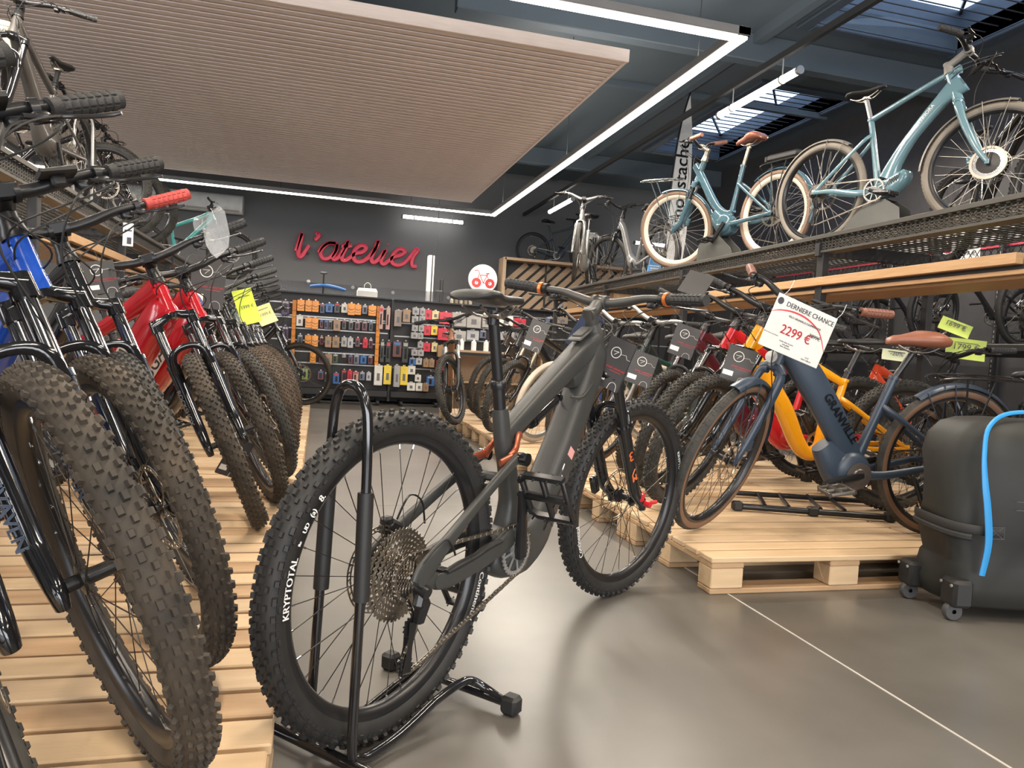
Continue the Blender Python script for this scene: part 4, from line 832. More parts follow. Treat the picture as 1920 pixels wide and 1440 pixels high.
# ================================================================== SHELVES
def perf(mb,x0,x1,y0,y1,z,nx,ny):   # flat panel of bars and cross bars = perforated sheet
    for i in range(nx+1): mb.box((x0+(x1-x0)*i/nx,(y0+y1)/2,z),(.012,y1-y0,.003))
    for j in range(ny+1): mb.box(((x0+x1)/2,y0+(y1-y0)*j/ny,z+.001),(x1-x0,.014,.003))
def hole_strip(mb,x,y0,y1,z0,z1,pitch=.05):
    n=int((y1-y0)/pitch); 
    for k in(0,1,2): mb.box((x,(y0+y1)/2,z0+(z1-z0)*k/2),(.003,y1-y0,.012))
    for i in range(n): mb.box((x+.0005,y0+i*pitch,(z0+z1)/2),(.003,.016,z1-z0))
def shelf_unit(side,X,Y0,Y1,ZT,depth,label,woodY0,woodY1,zw=1.452):
    s=side
    t=thing('bicycle_shelf',label,'shelf',TM(X,0,0))
    for y in(Y0,Y1): pass
    m=MB(); m.box((s*.02,(Y0+Y1)/2,ZT-.012),(.05,Y1-Y0,.028),bev=.003); obj('front_lip',m.mesh('front_lip',shelfm),t)
    m=MB()
    n=int((Y1-Y0)/.032)
    for k in range(4): m.box((s*.022,(Y0+Y1)/2,ZT-.030-k*.018),(.004,Y1-Y0,.005))
    for i in range(n): m.box((s*.022,Y0+i*.032,ZT-.060),(.004,.009,.066))
    obj('perforated_fascia',m.mesh('perforated_fascia',shelfm),t,kind='stuff')
    m=MB(); m.box((s*.06,(Y0+Y1)/2,ZT-.105),(.10,Y1-Y0,.014)); obj('lower_rail',m.mesh('lower_rail',shelfm),t)
    m=MB(); n=int((Y1-Y0)/.075)
    for i in range(n): m.box((s*.016,Y0+i*.075,ZT-.098),(.004,.042,.012))
    obj('slot_row',m.mesh('slot_row',blackp),t,kind='stuff')
    m=MB(); nx=int(depth/.055); ny=int((Y1-Y0)/.055)
    for i in range(nx): m.box((s*(.05+i*.055),(Y0+Y1)/2,ZT-.03),(.020,Y1-Y0,.003))
    for j in range(ny): m.box((s*(depth/2),Y0+j*.055,ZT-.0305),(depth,.020,.003))
    obj('perforated_deck',m.mesh('perforated_deck',shelfm),t,kind='stuff')
    y=Y0+.1; 
    while y<Y1+.1:
        for x in(.05,depth-.05):
            m=MB(); m.box((s*x,y,ZT/2-.02),(.05,.06,ZT-.06),bev=.004); obj('upright',m.mesh('upright',darkshelf),t)
        m=MB(); m.box((s*depth/2,y,ZT-.09),(depth,.04,.08)); obj('cross_beam',m.mesh('cross_beam',darkshelf),t)
        y+=1.85
    # wire mesh panels on the uprights
    m=MB(); my0,my1,mz0,mz1=Y0+2.3,Y1,zw+.05,ZT-.13
    n=int((my1-my0)/.045)
    for i in range(n):
        a=my0+i*.045; m.tube([(s*(depth*.55),a,mz0),(s*(depth*.55),min(a+(mz1-mz0)*.7,my1),mz1)],.0025,3,cap=False); m.tube([(s*(depth*.55),a,mz1),(s*(depth*.55),min(a+(mz1-mz0)*.7,my1),mz0)],.0025,3,cap=False)
    obj('wire_mesh',m.mesh('wire_mesh',darkshelf),t,kind='stuff')
    # wooden worktop boards
    m=MB(); m.box((s*.02,(woodY0+woodY1)/2,zw),(.05,woodY1-woodY0,.052),bev=.002); m.box((s*.22,(woodY0+woodY1)/2,zw-.012),(.36,woodY1-woodY0,.022)); obj('wooden_shelf_board',m.mesh('wooden_shelf_board',oak,20),t)
    m=MB(); m.box((s*.05,(woodY0-.9+woodY1)/2,zw-.06),(.03,woodY1-woodY0+.9,.022),bev=.002); m.box((s*.26,(woodY0-.9+woodY1)/2,zw-.077),(.34,woodY1-woodY0+.9,.015)); obj('wooden_shelf_board',m.mesh('wooden_shelf_board',oak,20),t)
    m=MB(); m.box((s*.05,(woodY0+woodY1)/2-.3,zw-.04),(.02,woodY1-woodY0+.5,.03)); obj('dark_recess_strip',m.mesh('dark_recess_strip',darkshelf),t)  # black strip put in as the dark recess between the boards
    return t
shelf_unit(1,3.10,-1.5,10.0,1.75,.95,'long dark metal shelf on the right with bicycles on its perforated top',2.72,9.2)
shelf_unit(-1,-1.46,2.6,12.2,1.70,1.0,'dark metal shelf on the left behind the mountain bikes, wooden boards below',5.0,11.0,zw=1.42)
# right hand wall stripes and platform
stw=mat('stripe_white',(.60,.60,.62),.6); strd=mat('stripe_red',(.45,.05,.08),.6)
for i,(z,h,mm) in enumerate([(2.62,.07,stw),(2.49,.07,stw),(2.40,.03,strd)]):
    m=MB(); m.box((XR-.012,6.0,z),(.012,13.0,h)); o=struct('trim_%d'%(10+i),m,mm)
pf=thing('display_platform','dark raised platform along the right wall carrying upright bicycles','platform',TM(6.3,7.6,0))
m=MB(); m.box((0,0,1.16),(1.5,9.5,.06),bev=.005); obj('deck',m.mesh('deck',darkshelf),pf)
for y in(-4.5,-1.5,1.5,4.5): m=MB(); m.box((-.7,y,.58),(.06,.06,1.12)); obj('leg',m.mesh('leg',darkshelf),pf)
for i,y in enumerate((3.4,5.0,6.6,8.2,9.8)):
    m=MB(); m.box((0,0,1.45),(.05,.05,2.9)); 
    t=thing('slotted_wall_post','slotted steel post on the right wall, %s from the camera'%ordn[i],'post',TM(XR-.08,y,0),'slotted posts on the right wall'); obj('post',m.mesh('post',darkshelf),t)
    m=MB(); 
    for k in range(40): m.box((-.027,0,.6+k*.055),(.004,.010,.03))
    obj('slot_row',m.mesh('slot_row',silver),t)
# cardboard boxes on the far end of the shelf
for i,(x,y,z,sx,sy,sz,rz) in enumerate([(3.38,9.15,1.478,.34,.42,.20,.1),(3.36,8.62,1.478,.30,.38,.16,-.1),(3.40,8.10,1.478,.36,.50,.21,.05)]):
    t=thing('cardboard_box','brown cardboard box on the wooden shelf, %s of three from the back'%('first','second','third')[i],'box',TM(x,y,z,rz),'cardboard boxes on the shelf')
    m=MB(); m.box((0,0,sz/2),(sx,sy,sz),bev=.004); obj('carton',m.mesh('carton',card),t)
    m=MB(); 
    for s in(-1,1): m.box((s*sx*.58,0,sz+.02),(sx*.30,sy*.98,.004),Matrix.Rotation(s*.5,3,'Y'))
    obj('flap',m.mesh('flap',card),t)
# ================================================================== MAIN BICYCLE
def main_frame(sp):
    A,ax,fw,hub=axis(sp); mb=MB()
    P=lambda u,z,y=0: V((u,y,z))
    h0=A+ax*.540; h1=A+ax*.668
    mb.tube([h0,h0*.6+h1*.4,h1],[(.033,.036),(.029,.034),(.028,.030)],20)
    mb.tube([h0*.35+h1*.65+V((-.01,0,0)),P(.895,.820),P(.75,.598),P(.615,.400)],[(.032,.056),(.042,.052),(.047,.048),(.050,.062)],28,k=8,sq=.50)
    mb.tube([h1-ax*.020+V((-.005,0,0)),P(.86,.898),P(.66,.790),P(.425,.650)],[(.030,.034),(.035,.040),(.030,.033),(.022,.026)],24,k=8,sq=.55)
    # raised rib / shock tunnel between both tubes
    mb.tube([P(.90,.875),P(.83,.825),P(.775,.80)],[(.022,.040),(.026,.045),(.024,.022)],16,k=4,sq=.7)
    for s in(-1,1): mb.tube([P(.875,.80,s*.040),P(.80,.755,s*.043),P(.735,.755,s*.036)],[(.003,.010),(.004,.006),(.003,.004)],8,k=4)
    mb.tube([P(.403,.728),P(.425,.64),P(.455,.56),P(.475,.47),P(.475,.40)],[(.0205,.0215),(.023,.027),(.026,.026),(.030,.027),(.038,.045)],18,k=6,sq=.85)
    mb.tube([P(.47,.652),P(.435,.625)],[(.018,.045),(.016,.03)],12)
    # motor shell
    mb.tube([P(.385,.345),P(.43,.335),P(.52,.335),P(.60,.375),P(.66,.455)],[(.030,.045),(.050,.072),(.054,.078),(.050,.070),(.044,.045)],22,k=5,sq=.66)
    for s in(-1,1):
        # chainstays with pivots
        mb.tube([P(.42,.385,s*.045),P(.33,.372,s*.062),P(.20,.352,s*.068),P(.11,.345,s*.073),P(.062,.352,s*.075)],[(.012,.030),(.011,.024),(.010,.022),(.009,.020),(.009,.018)],14,k=5,sq=.7)
        mb.cyl(P(.068,.354,s*.064),P(.068,.354,s*.086),.017,18)
        # seatstays
        mb.tube([P(.0,.360,s*.078),P(.02,.385,s*.078),P(.10,.440,s*.078),P(.26,.525,s*.066),P(.40,.592,s*.056),P(.43,.598,s*.054)],[(.006,.026),(.008,.030),(.009,.017),(.009,.014),(.009,.014),(.010,.016)],14,k=5,sq=.65)
        mb.tube([P(.068,.354,s*.078),P(.01,.37,s*.078)],[(.006,.018),(.007,.024)],12)
        mb.cyl(P(.004,.369,s*.070),P(.004,.369,s*.087),.014,16)
    mb.box(P(.33,.557,0),(.030,.11,.022),bev=.006)
    return mb.mesh('frame',hydro,50)
MAIN=dict(R=.371,tw=.061,tread='mtb',tyre=rubber,side=rubber,rim=blackm,hubm=blackm,wb=1.27,ha=64,off=.044,crown=.515,lower=.325,ht0=.53,ht1=.67,stem=.745,reach=.05,sz=.018,fy=.068,
  bw=.395,rise=.028,sweep=.035,fork='sus',forkm=blackg,stanm=blackg,bb=(.445,.345),st=(.403,.728),sad=(.345,1.018),sadtilt=-3,style='main',framefn=main_frame,dropper=True,gring=orange,solo=True,ped_a=1.0,ped_s=1.32,crank_a=1.75,ringm=silver,
  barm=mat('satin_black_bar',(.045,.044,.040),.38),stemm=mat('satin_black_stem',(.05,.049,.045),.45),shock=((.478,.645),(.705,.752)),hub=None)
mroot,mS,mfw=make_bike('main',MAIN,'matt anthracite electric mountain bike standing in the aisle, held by a black stand',None,.185,1.641,0,42.5,0,-11)
A,ax,fw,hub=axis(MAIN)
fro=[c for c in mroot.children if c.name.startswith('frame')][0]; fko=[c for c in mroot.children if c.name.startswith('fork')][0]
I4=Matrix.Identity(4)
for s in(-1,1):
    m=MB(); m.tube([(.405,s*.040,.600),(.432,s*.040,.622),(.455,s*.030,.650),(.482,s*.022,.655)],[(.006,.015),(.007,.010),(.006,.013),(.005,.010)],10,k=4); m.tube([(.405,s*.044,.600),(.345,s*.048,.592)],[(.005,.012),(.005,.010)],10); obj('rocker_link',m.mesh('rocker_link',copper),fro,label='orange metal rocker link')
    m=MB(); m.cyl((.440,s*.052,.596),(.440,s*.075,.594),.018,20); m.cyl((.415,s*.05,.60),(.415,s*.066,.60),.012,16); obj('pivot_cap',m.mesh('pivot_cap',blackg),fro)
m=MB(); m.box((.845,0,.951),(.105,.050,.010),Matrix.Rotation(-.45,3,'Y'),.006); obj('display_surround',m.mesh('display_surround',hydro),fro)
m=MB(); m.box((.843,0,.957),(.062,.036,.006),Matrix.Rotation(-.45,3,'Y'),.004); obj('display_screen',m.mesh('display_screen',blackp),fro,label='small black glass display on the top tube')
# stickers on the right of the down tube
dt=V((.40,0,.565)).normalized(); dn=V((0,-1,0))
def sticker(name,u,z,sx,sy,mt,txt=None,y=-.0475,tm=None,ts=.01):
    m=MB(); Mx=frameM((u,y,z),dt,V((-dt.z,0,dt.x))*1); 
    m.X=Mx; m.box((0,0,0),(sx,sy,.0006)); m.X=Matrix.Identity(4)
    if txt:
        m.k=1; text_on(m,txt,ts,Mx@Matrix.Translation((0,-ts*.35,.0 if Mx.col[2].y<0 else 0))@(I4),.0007)
    obj(name,m.mesh(name,[mt,tm or greyink]),fro)
M0=frameM((0,0,0),dt,V((-dt.z,0,dt.x)))
sticker('pink_sticker',.738,.585,.030,.034,mat('pink_label',(.62,.30,.28),.5)); sticker('warning_sticker',.690,.515,.038,.052,mat('dark_label',(.05,.05,.05),.4),'4',tm=white,ts=.03); sticker('yellow_triangle_sticker',.668,.478,.013,.016,mat('yellow_label',(.65,.55,.03),.5)); sticker('white_line_sticker',.684,.533,.055,.006,white)
m=MB()
for k in range(5): m.box((.60+k*.014,-.0555,.395+k*.018),(.05,.002,.004),Matrix.Rotation(-.85,3,'Y'))
obj('motor_vent',m.mesh('motor_vent',blackg),fro)
# chainstay guard
m=MB(); m.tube([(.34,-.066,.392),(.27,-.070,.388),(.22,-.072,.378),(.15,-.075,.372),(.10,-.077,.366)],[(.010,.006),(.011,.009),(.010,.006),(.011,.008),(.009,.005)],10,k=4); obj('chainstay_guard',m.mesh('chainstay_guard',blackp),fro)
# rear caliper and hose (left side)
m=MB(); m.box((.055,.052,.455),(.055,.030,.034),Matrix.Rotation(.5,3,'Y'),.008); m.box((.03,.05,.475),(.03,.026,.022),bev=.006); m.cyl((.01,.05,.46),(.085,.05,.43),.010,10); m.tube([(.075,.058,.470),(.12,.062,.52),(.17,.064,.50),(.19,.066,.44)],.0026,6,k=5)
obj('rear_brake_caliper',m.mesh('rear_brake_caliper',blackm),fro)
m=MB(); m.tube([(.0,-.080,.40),(.06,-.095,.45),(.10,-.09,.43),(.13,-.078,.40)],.0026,6,k=6); obj('shift_cable',m.mesh('shift_cable',blackp),fro)
# fork decals: red and orange marks on the right lower leg, blue cap on top
m=MB(); q=A+ax*.515+EY*-.068+fw*.0; m.lathe([(0,.020),(.011,.020),(.013,.012),(.014,.0)],q+ax*.008,ax,14); obj('air_cap',m.mesh('air_cap',bluecap),fko,label='blue anodised fork cap')
oi=mat('orange_decal',(.72,.16,.04),.4)
m=MB(); Mx=frameM(A+ax*.245+EY*(-.0905)+fw*-.008,ax,-fw); text_on(m,'3',.05,Mx@Matrix.Rotation(PI/2,4,'Z'),.0006,bold=.002); obj('orange_numeral',m.mesh('orange_numeral',oi),fko); m=MB()
Mx=frameM(A+ax*.150+EY*(-.0895)+fw*-.004,ax,-fw); text_on(m,'M',.034,Mx@Matrix.Rotation(PI/2,4,'Z'),.0006,bold=.002)
m.tube([Mx@V((-.02,-.012,0)),Mx@V((.0,.012,0)),Mx@V((.022,-.008,0))],.002,5,k=4); obj('orange_decal',m.mesh('orange_decal',oi),fko)
m=MB(); m.cyl(hub+EY*-.080+V((0,0,0)),hub+EY*-.105,.012,14); m.box(hub+EY*-.093+V((.03,0,.002)),(.06,.013,.014),bev=.004); m.box(A+ax*.035+EY*-.080+fw*.03,(.022,.022,.035),bev=.006); obj('red_axle_lever',m.mesh('red_axle_lever',redplastic),fko,label='red plastic axle lever')
# tyre lettering
def tyre_text(body,size,wheel_o,Rr,hw,side,a0,sp_=1.0,stretch=1.0,flip=False):
    vs,fs=text_vf(body,size,.0,'LEFT'); m=MB(); out=[]
    for v in vs:
        r=Rr+ (v.y) ; a=a0-(v.x*stretch)/Rr
        out.append((r*math.cos(a),side*(hw-.002*abs(v.y-size*.35)/size),r*math.sin(a)))
    m.add(out,fs); me=m.mesh('tyre_lettering',white); o=obj('tyre_lettering',me,wheel_o,Matrix.Rotation(0,4,'Y')); return o
rw=[c for c in mroot.children if c.name.startswith('wheel')][0]
for whl,adj in((rw,0),(mfw,.5)):
    Madj=Matrix.Rotation(-adj,4,'Y')
    for body,size,a0,rr in (('KRYPTOTAL',.020,PI+.10,.325),('@ntinental',.024,-.10,.322)):
        pass
def tt(body,size,whl,adj,angle,Rr=.324,y=.0302,bold=.0012):
    # right sidewall (-y): reading clockwise seen from the right
    vs,fs=text_vf(body,size,.0,'CENTER'); m=MB()
    for db in((0,bold) if bold else (0,)):
        out=[]
        for v in vs:
            r=Rr+v.y-size*.35; a=angle-(v.x+db)/Rr
            # rotate back by wheel phase
            out.append((r*math.cos(a),-y,r*math.sin(a)))
        m.add(out,fs)
    return obj('tyre_lettering',m.mesh('tyre_lettering',white),whl,Matrix.Rotation(-adj,4,'Y'))
tt('KRYPTOTAL',.021,rw,0,R(172)); tt('Re',.009,rw,0,R(157)); tt('UD',.014,rw,0,R(151.5)); tt('(a)',.016,rw,0,R(146)); tt('8.',.020,rw,0,R(140)); tt('Continental',.026,rw,0,R(-22)); tt('29',.013,rw,0,R(-8),.312)
tt('KRYPTOTAL',.021,mfw,.5,R(20)); tt('Continental',.026,mfw,.5,R(202))
# ------------------------------------------------------------------ floor stand of the main bicycle
hdM=TM(.185,1.641,0,R(42.5))
st=thing('bicycle_stand','black tubular floor stand with a tall hoop gripping the rear wheel of the anthracite bike','bicycle stand',hdM)
m=MB(); hy=.050
def legp(s): return [(-.165,s*.062,.055),(-.163,s*.060,.20),(-.155,s*.056,.50),(-.152,s*hy,.70),(-.154,s*.040,.762),(-.156,s*.018,.792)]
L=[(.10,-.062,.055),(-.02,-.064,.028),(-.115,-.064,.022),(-.150,-.063,.032)]+legp(-1)+[(p[0],-p[1],p[2]) for p in legp(-1)][::-1]+[(-.150,.063,.032),(-.115,.064,.022),(-.02,.064,.028),(.10,.062,.055)]
m.tube(L,.0105,12,k=5); obj('hoop',m.mesh('hoop',blackg),st)
for s in(-1,1):
    m=MB(); m.cyl((-.156,s*.058,.36),(-.153,s*.0535,.58),.0165,16); obj('foam_sleeve',m.mesh('foam_sleeve',blackp),st)
m=MB(); m.tube([(.10,-.062,.055),(.19,-.064,.066),(.24,-.07,.060),(.262,-.10,.040),(.262,-.150,.026)],.0105,12,k=4); m.tube([(.10,.062,.055),(.19,.064,.066),(.24,.07,.060),(.262,.10,.040),(.262,.150,.026)],.0105,12,k=4); m.cyl((.262,-.16,.024),(.262,.20,.024),.011,12); obj('rear_bar',m.mesh('rear_bar',blackg),st)
m=MB(); m.cyl((-.165,-.26,.024),(-.165,.26,.024),.0125,12); obj('front_bar',m.mesh('front_bar',blackg),st)
for x,y in((.262,-.175),(.262,.215),(-.165,-.27),(-.165,.27)): m=MB(); m.box((x,y,.024),(.042,.045,.046),bev=.008); obj('rubber_foot',m.mesh('rubber_foot',blackp),st)
# ================================================================== SWING TAGS
def swing_tag(P,n,up,size,label,blue=None,logo=True,grp='printed swing tags'):
    w_,h=size; Mx=frameM(P,V(up).cross(V(n)).normalized(),V(up)); t=thing('swing_tag',label,'tag',Mx,grp)
    m=MB(); m.box((0,0,0),(w_,h,.0012)); m.box((0,0,-.008),(w_*.98,h*.98,.001),Matrix.Rotation(.05,3,'Y')); obj('card',m.mesh('card',blue or tagm),t)
    if logo:
        m=MB(); c=(-w_*.08,h*.22); r=w_*.19
        m.ring([(c[0]+r*math.cos(a*PI/16),c[1]+r*math.sin(a*PI/16)) for a in range(32)],[(c[0]+r*.88*math.cos(a*PI/16),c[1]+r*.88*math.sin(a*PI/16)) for a in range(32)],(0,0,.0012),EX,EY,.0006)
        m.tube([(c[0]-r*.55,c[1]+r*.15,.0012),(c[0]+r*.1,c[1]+r*.2,.0012),(c[0]+r*.5,c[1]+r*.25,.0012),(c[0]+r*.1,c[1]-.1*r,.0012),(c[0]-r*.2,c[1]-r*.45,.0012)],.0011 if w_>.06 else .0014,4,k=3)
        m.tube([(c[0]+r,c[1],.001),(w_*.30,c[1]+h*.02,.001),(w_*.38,c[1]-h*.05,.001),(w_*.5,c[1]-h*.05,.001)],.0007,4)
        m.tube([(w_*.10,-h*.5,.001),(w_*.14,-h*.38,.001),(w_*.26,-h*.34,.001),(w_*.38,-h*.38,.001),(w_*.42,-h*.5,.001)],.0008,4,k=3)
        obj('printed_logo',m.mesh('printed_logo',white),t)
        m=MB(); text_on(m,'SPORT AVENTURE',w_*.088,Matrix.Translation((w_*.12,-h*.10,.0009)),.0003,bold=w_*.003); m.box((w_*.15,-h*.135,.0009),(w_*.45,h*.008,.0003)); obj('printed_text',m.mesh('printed_text',redink),t)
        m=MB(); m.box((-w_*.28,-h*.30,.0010),(w_*.36,h*.14,.0008)); obj('price_label',m.mesh('price_label',white),t)
    m=MB(); m.tube([(0,h*.46,.001),(.004,h*.62,.004),(0,h*.78,0)],.0007,4,k=3); obj('string',m.mesh('string',greyink),t)
    return t
cv=V((0,0,.88))
def facing(P): return (cv-V(P)).normalized()
# main bike tag hanging below the stem
swing_tag((.945,2.255,.862),(-.85,-.75,.15),(.30,-.20,1),(.100,.168),'dark swing tag with round white logo hanging at the head tube of the anthracite bike')
# ================================================================== LEFT ROW
FR=dict
redbike=lambda **k: spec(paint=redm,tyre=rubber_d,side=rubber_d,fat=1.0,bb=(.44,.34),**k)
bluem=mat('blue_paint',(.01,.07,.42),.2,coat=.7); blackf=mat('gloss_black_frame',(.010,.010,.011),.12,coat=.8)
redgrip=mat('red_grip_rubber',(.42,.055,.045),.65,bump=.4,bs=200)
Lb=[ # x, y, steer, key, spec, label
 (-.30,1.05,-28,'lb0',spec(paint=blackf,tyre=rubber_g,seed=1,bw=.33,stem=.70),'black fork and knobby front wheel cut off by the lower left corner'),
 (-.213,1.38,-24,'lb1',spec(paint=blackf,tyre=rubber_d,bw=.34,stem=.77,rise=.02,seed=2,display=1,forktext=('NOHVAVEN',.034),ftm=mat('slate_ink',(.10,.13,.19),.5)),'black mountain bike at the left edge, dustiest front tyre of the row'),
 (-.24,1.79,-22,'lb2',spec(paint=bluem,tyre=rubber_d,bw=.35,seed=3,display=1,forktext=('NOHVAVEN',.034),ftm=mat('slate_ink',(.10,.13,.19),.5)),'glossy blue framed mountain bike, second dusty wheel of the left row'),
 (-.30,2.34,-30,'lb3',spec(paint=blackf,tyre=rubber_g,gripm=redgrip,griplabel='brick red ribbed grip',seed=4),'glossy black mountain bike with red grips and a swing tag'),
 (-.195,3.0,-42,'lb4',spec(paint=redm,tyre=rubber_d,fat=1.5,seed=5,decals=side_panel_decals,forktext=('ROCKSHOX ',.026),ftm=mat('silver_ink',(.22,.22,.23),.5)),'front one of the two glossy red bikes, plastic bag on its grip'),
 (-.15,3.46,-36,'lb5',spec(paint=redm,tyre=rubber_d,fat=1.5,seed=6,decals=side_panel_decals,forktext=('ROCKSHOX ',.026),ftm=mat('silver_ink',(.22,.22,.23),.5)),'rear one of the two glossy red mountain bikes in the left row'),
 (-.146,4.08,-31,'lb6',spec(paint=blackf,tyre=rubber_g,seed=7),'black mountain bike behind the red ones carrying a dark tag and a blue disc'),
 (-.16,4.75,-28,'lb7',spec(paint=blackf,tyre=rubber_b,seed=8),'black mountain bike of the left row with a bright yellow price slip'),
 (-.18,5.45,-26,'lb8',spec(paint=mat('dark_green',(.02,.04,.035),.25,coat=.5),tyre=rubber_b,seed=9),'dark green bicycle of the left row with a brown tyre'),
 (-.20,6.2,-22,'lb9',spec(paint=blackf,tyre=rubber_b,seed=10),'dark bicycle of the left row behind the dark green one'),
 (-.226,7.03,-19,'lb11',spec(paint=blackf,tyre=rubber,seed=12),'dark bicycle of the left row with a clean black tyre, next but last'),
]
for x,y,stt,k,s,lab in Lb:
    s['wphase']=y*3
    make_bike(k,s,lab,'bicycles of the left row',x,y,.134,-38,9.5,stt,wc=-21)
make_bike('lb10',spec(paint=blackf,tyre=rubber,tread='road',tw=.045,seed=11),'last bicycle of the left row, its thin front wheel seen side-on before the accessory wall','bicycles of the left row',-.15,8.6,.146,-10,6,-10,fc=True)
# ================================================================== RIGHT ROW
h2paint=mat('matt_night_blue',(.030,.045,.068),.36,c2=(.034,.050,.075))
H2=city(paint=h2paint,forkm=h2paint,wb=1.115,sadm=leather,gripm=mat('brown_grip',(.16,.060,.036),.55,bump=.3,bs=200),griplabel='brown leather look grip',fend=h2paint,dt=[(.855,.82),(.755,.72),(.62,.55),(.52,.40),(.48,.33)],dtr=[(.030,.050),(.036,.066),(.037,.064),(.036,.058),(.036,.052)],motor=.092,display=1,pedm=mat('grey_pedal',(.10,.09,.08),.4,metal=.6),crank_a=2.9,bb=(.475,.29),sad=(.262,.895),barm=blackm,bw=.32,rise=.055,deep=.018)
h2r,h2S,_=make_bike('h2',H2,'night blue step-through city bicycle with brown saddle and grips carrying the big price card','bicycles of the right row',2.811,2.770,.146,174.4,-7.3,40)
h2f=[c for c in h2r.children if c.name.startswith('frame')][0]
m=MB(); m.lathe([(.0,.075),(.030,.076),(.034,.070),(.060,.066),(.060,.064),(.034,.066)],(.475,0,.29),(0,1,0),28); obj('motor_cover',m.mesh('motor_cover',mat('grey_cover',(.13,.11,.10),.35,metal=.6)),h2f,label='grey ring round the motor axle')
m=MB(); Mx=frameM((.600,.0420,.530),V((-.24,0,-.29)),V((-.29,0,.24))); text_on(m,'GRANVILLE',.052,Mx,.0008,bold=.003); obj('frame_lettering',m.mesh('frame_lettering',mat('dark_lettering',(.006,.007,.009),.3)),h2f)
fk2=[c for c in h2r.children if c.name.startswith('fork')][0]
A2,ax2,fw2,hb2=axis(H2); m=MB(); q=A2+ax2*.47+fw2*.075; m.lathe([(0,-.03),(.020,-.022),(.026,0),(.026,.008),(0,.010)],q,fw2,16); m.box(q-fw2*.03-V((0,0,.02)),(.05,.012,.02)); obj('headlight',m.mesh('headlight',silver),fk2)
# the other bicycles of the right row
yel=mat('yellow_paint',(.80,.33,.008),.2,coat=.7); red2=mat('red_paint_bright',(.55,.012,.02),.2,coat=.7); dkred=mat('burgundy_paint',(.09,.012,.02),.22,coat=.6)
Rb=[
 (1.83,3.38,'rb1',spec(paint=yel,tyre=rubber_g,fat=1.05,style='emtb',seed=21,crank_a=1.0,dt=[(.935,.80),(.84,.70),(.70,.53),(.60,.36),(.53,.30),(.46,.33),(.455,.45),(.43,.60)],dtr=[(.035,.045),(.038,.048),(.038,.046),(.036,.042),(.036,.036),(.036,.040),(.030,.030),(.022,.024)],motor=0),'glossy yellow mountain bike directly behind the night blue city bicycle',176,6.5,38),
 (1.93,3.78,'rb2',spec(paint=red2,tyre=rubber_g,fat=1.05,seed=22),'glossy red mountain bike behind the yellow one',180,6.5,38),
 (2.02,4.25,'rb3',spec(paint=dkred,tyre=rubber_g,seed=23,forkm=blackm),'burgundy electric bicycle behind the red mountain bike',182,6,40),
 (1.95,4.75,'rb4',city(paint=mat('black_green',(.02,.03,.03),.3,coat=.4),seed=24,forkm=silver,barm=silver,sadm=seatm,fend=mat('grey_guard',(.20,.20,.20),.4),rack=True),'dark city bicycle with grey mudguards behind the burgundy one',182,5,36),
 (1.90,5.25,'rb5',city(paint=mat('teal_black',(.015,.05,.04),.3,coat=.4),seed=25,style='thin',barm=silver,sadm=seatm,rack=False,motor=0),'slim dark green bicycle behind the one with grey mudguards',184,6,30),
 (1.80,5.80,'rb6',city(paint=mat('blue_kids',(.02,.07,.30),.3,coat=.4),side=creamwall,tyre=creamwall,seed=26,style='thin',sadm=seatm,rack=False,motor=0,fend=None,rim=silver),'bicycle with pale tyres in the middle of the right row',188,6,28),
 (1.62,6.40,'rb7',spec(paint=blackf,tyre=rubber_g,seed=27,fork='sus',stanm=mat('champagne',(.45,.40,.30),.3,metal=.8),style='thin',motor=0,R=.345),'mountain bike with champagne fork tubes beside the pale tyred bicycle',200,5,30),
 (1.78,7.55,'rb8',spec(paint=mat('graphite',(.05,.05,.052),.3,coat=.4),tyre=rubber_g,seed=28,style='thin',motor=0,R=.345),'graphite mountain bike, third from the far end of the right row',205,5,25),
 (1.85,8.25,'rb9',spec(paint=mat('brown_metal',(.06,.045,.035),.3,coat=.4),tyre=rubber_g,seed=29,style='thin',motor=0,R=.345),'brownish mountain bike, second from the far end of the right row',210,4,20),
]
for x,y,k,s,lab,hd,ln,stt in Rb: make_bike(k,s,lab,'bicycles of the right row',x,y,.146,hd,-ln,stt,fc=True)
make_bike('rb10',spec(paint=mat('orange_bronze',(.30,.14,.07),.25,coat=.5),tyre=rubber_g,seed=30,style='thin',motor=0,R=.345,forkm=blackm,stanm=silver),'bronze mountain bike seen from the front, just left of the right row','bicycles of the right row',1.30,7.0,.146,262,3,-24,fc=True)
# second row on the shelf side
for i,(x,y,k,s,lab,hd,ln,stt) in enumerate([
 (4.65,3.7,'sb1',city(paint=blackf,sadm=seatm,seed=31,side=tanwall,rack=True),'black city bicycle with luggage rack right behind the brown saddle',172,5,20),
 (4.75,4.35,'sb2',spec(paint=mat('orange_red_paint',(.65,.07,.02),.2,coat=.7),tyre=rubber_g,seed=32,style='thin',motor=0),'bright orange red mountain bike seen under the brown saddle',176,5,20),
 (4.85,5.1,'sb3',spec(paint=blackf,tyre=rubber_g,seed=33),'black mountain bike between the orange red one and the shelf',176,5,15),
 (5.35,3.3,'sb4',spec(paint=blackf,tyre=rubber,seed=34,style='thin',motor=0,barm=blackm,postm=silver),'black bicycle with silver seat post at the right edge of the picture',10,-4,15),
 (4.95,2.62,'sb5',spec(paint=mat('white_black',(.5,.5,.5),.25,coat=.5),tyre=rubber,seed=35,style='thin',motor=0,postm=silver),'white framed bicycle at the right edge behind the wheeled bag',170,4,15)]):
    make_bike(k,s,lab,'bicycles in front of the right shelf',x-s['wb'] if hd>90 else x,y,.0,hd,ln,stt,fc=True)
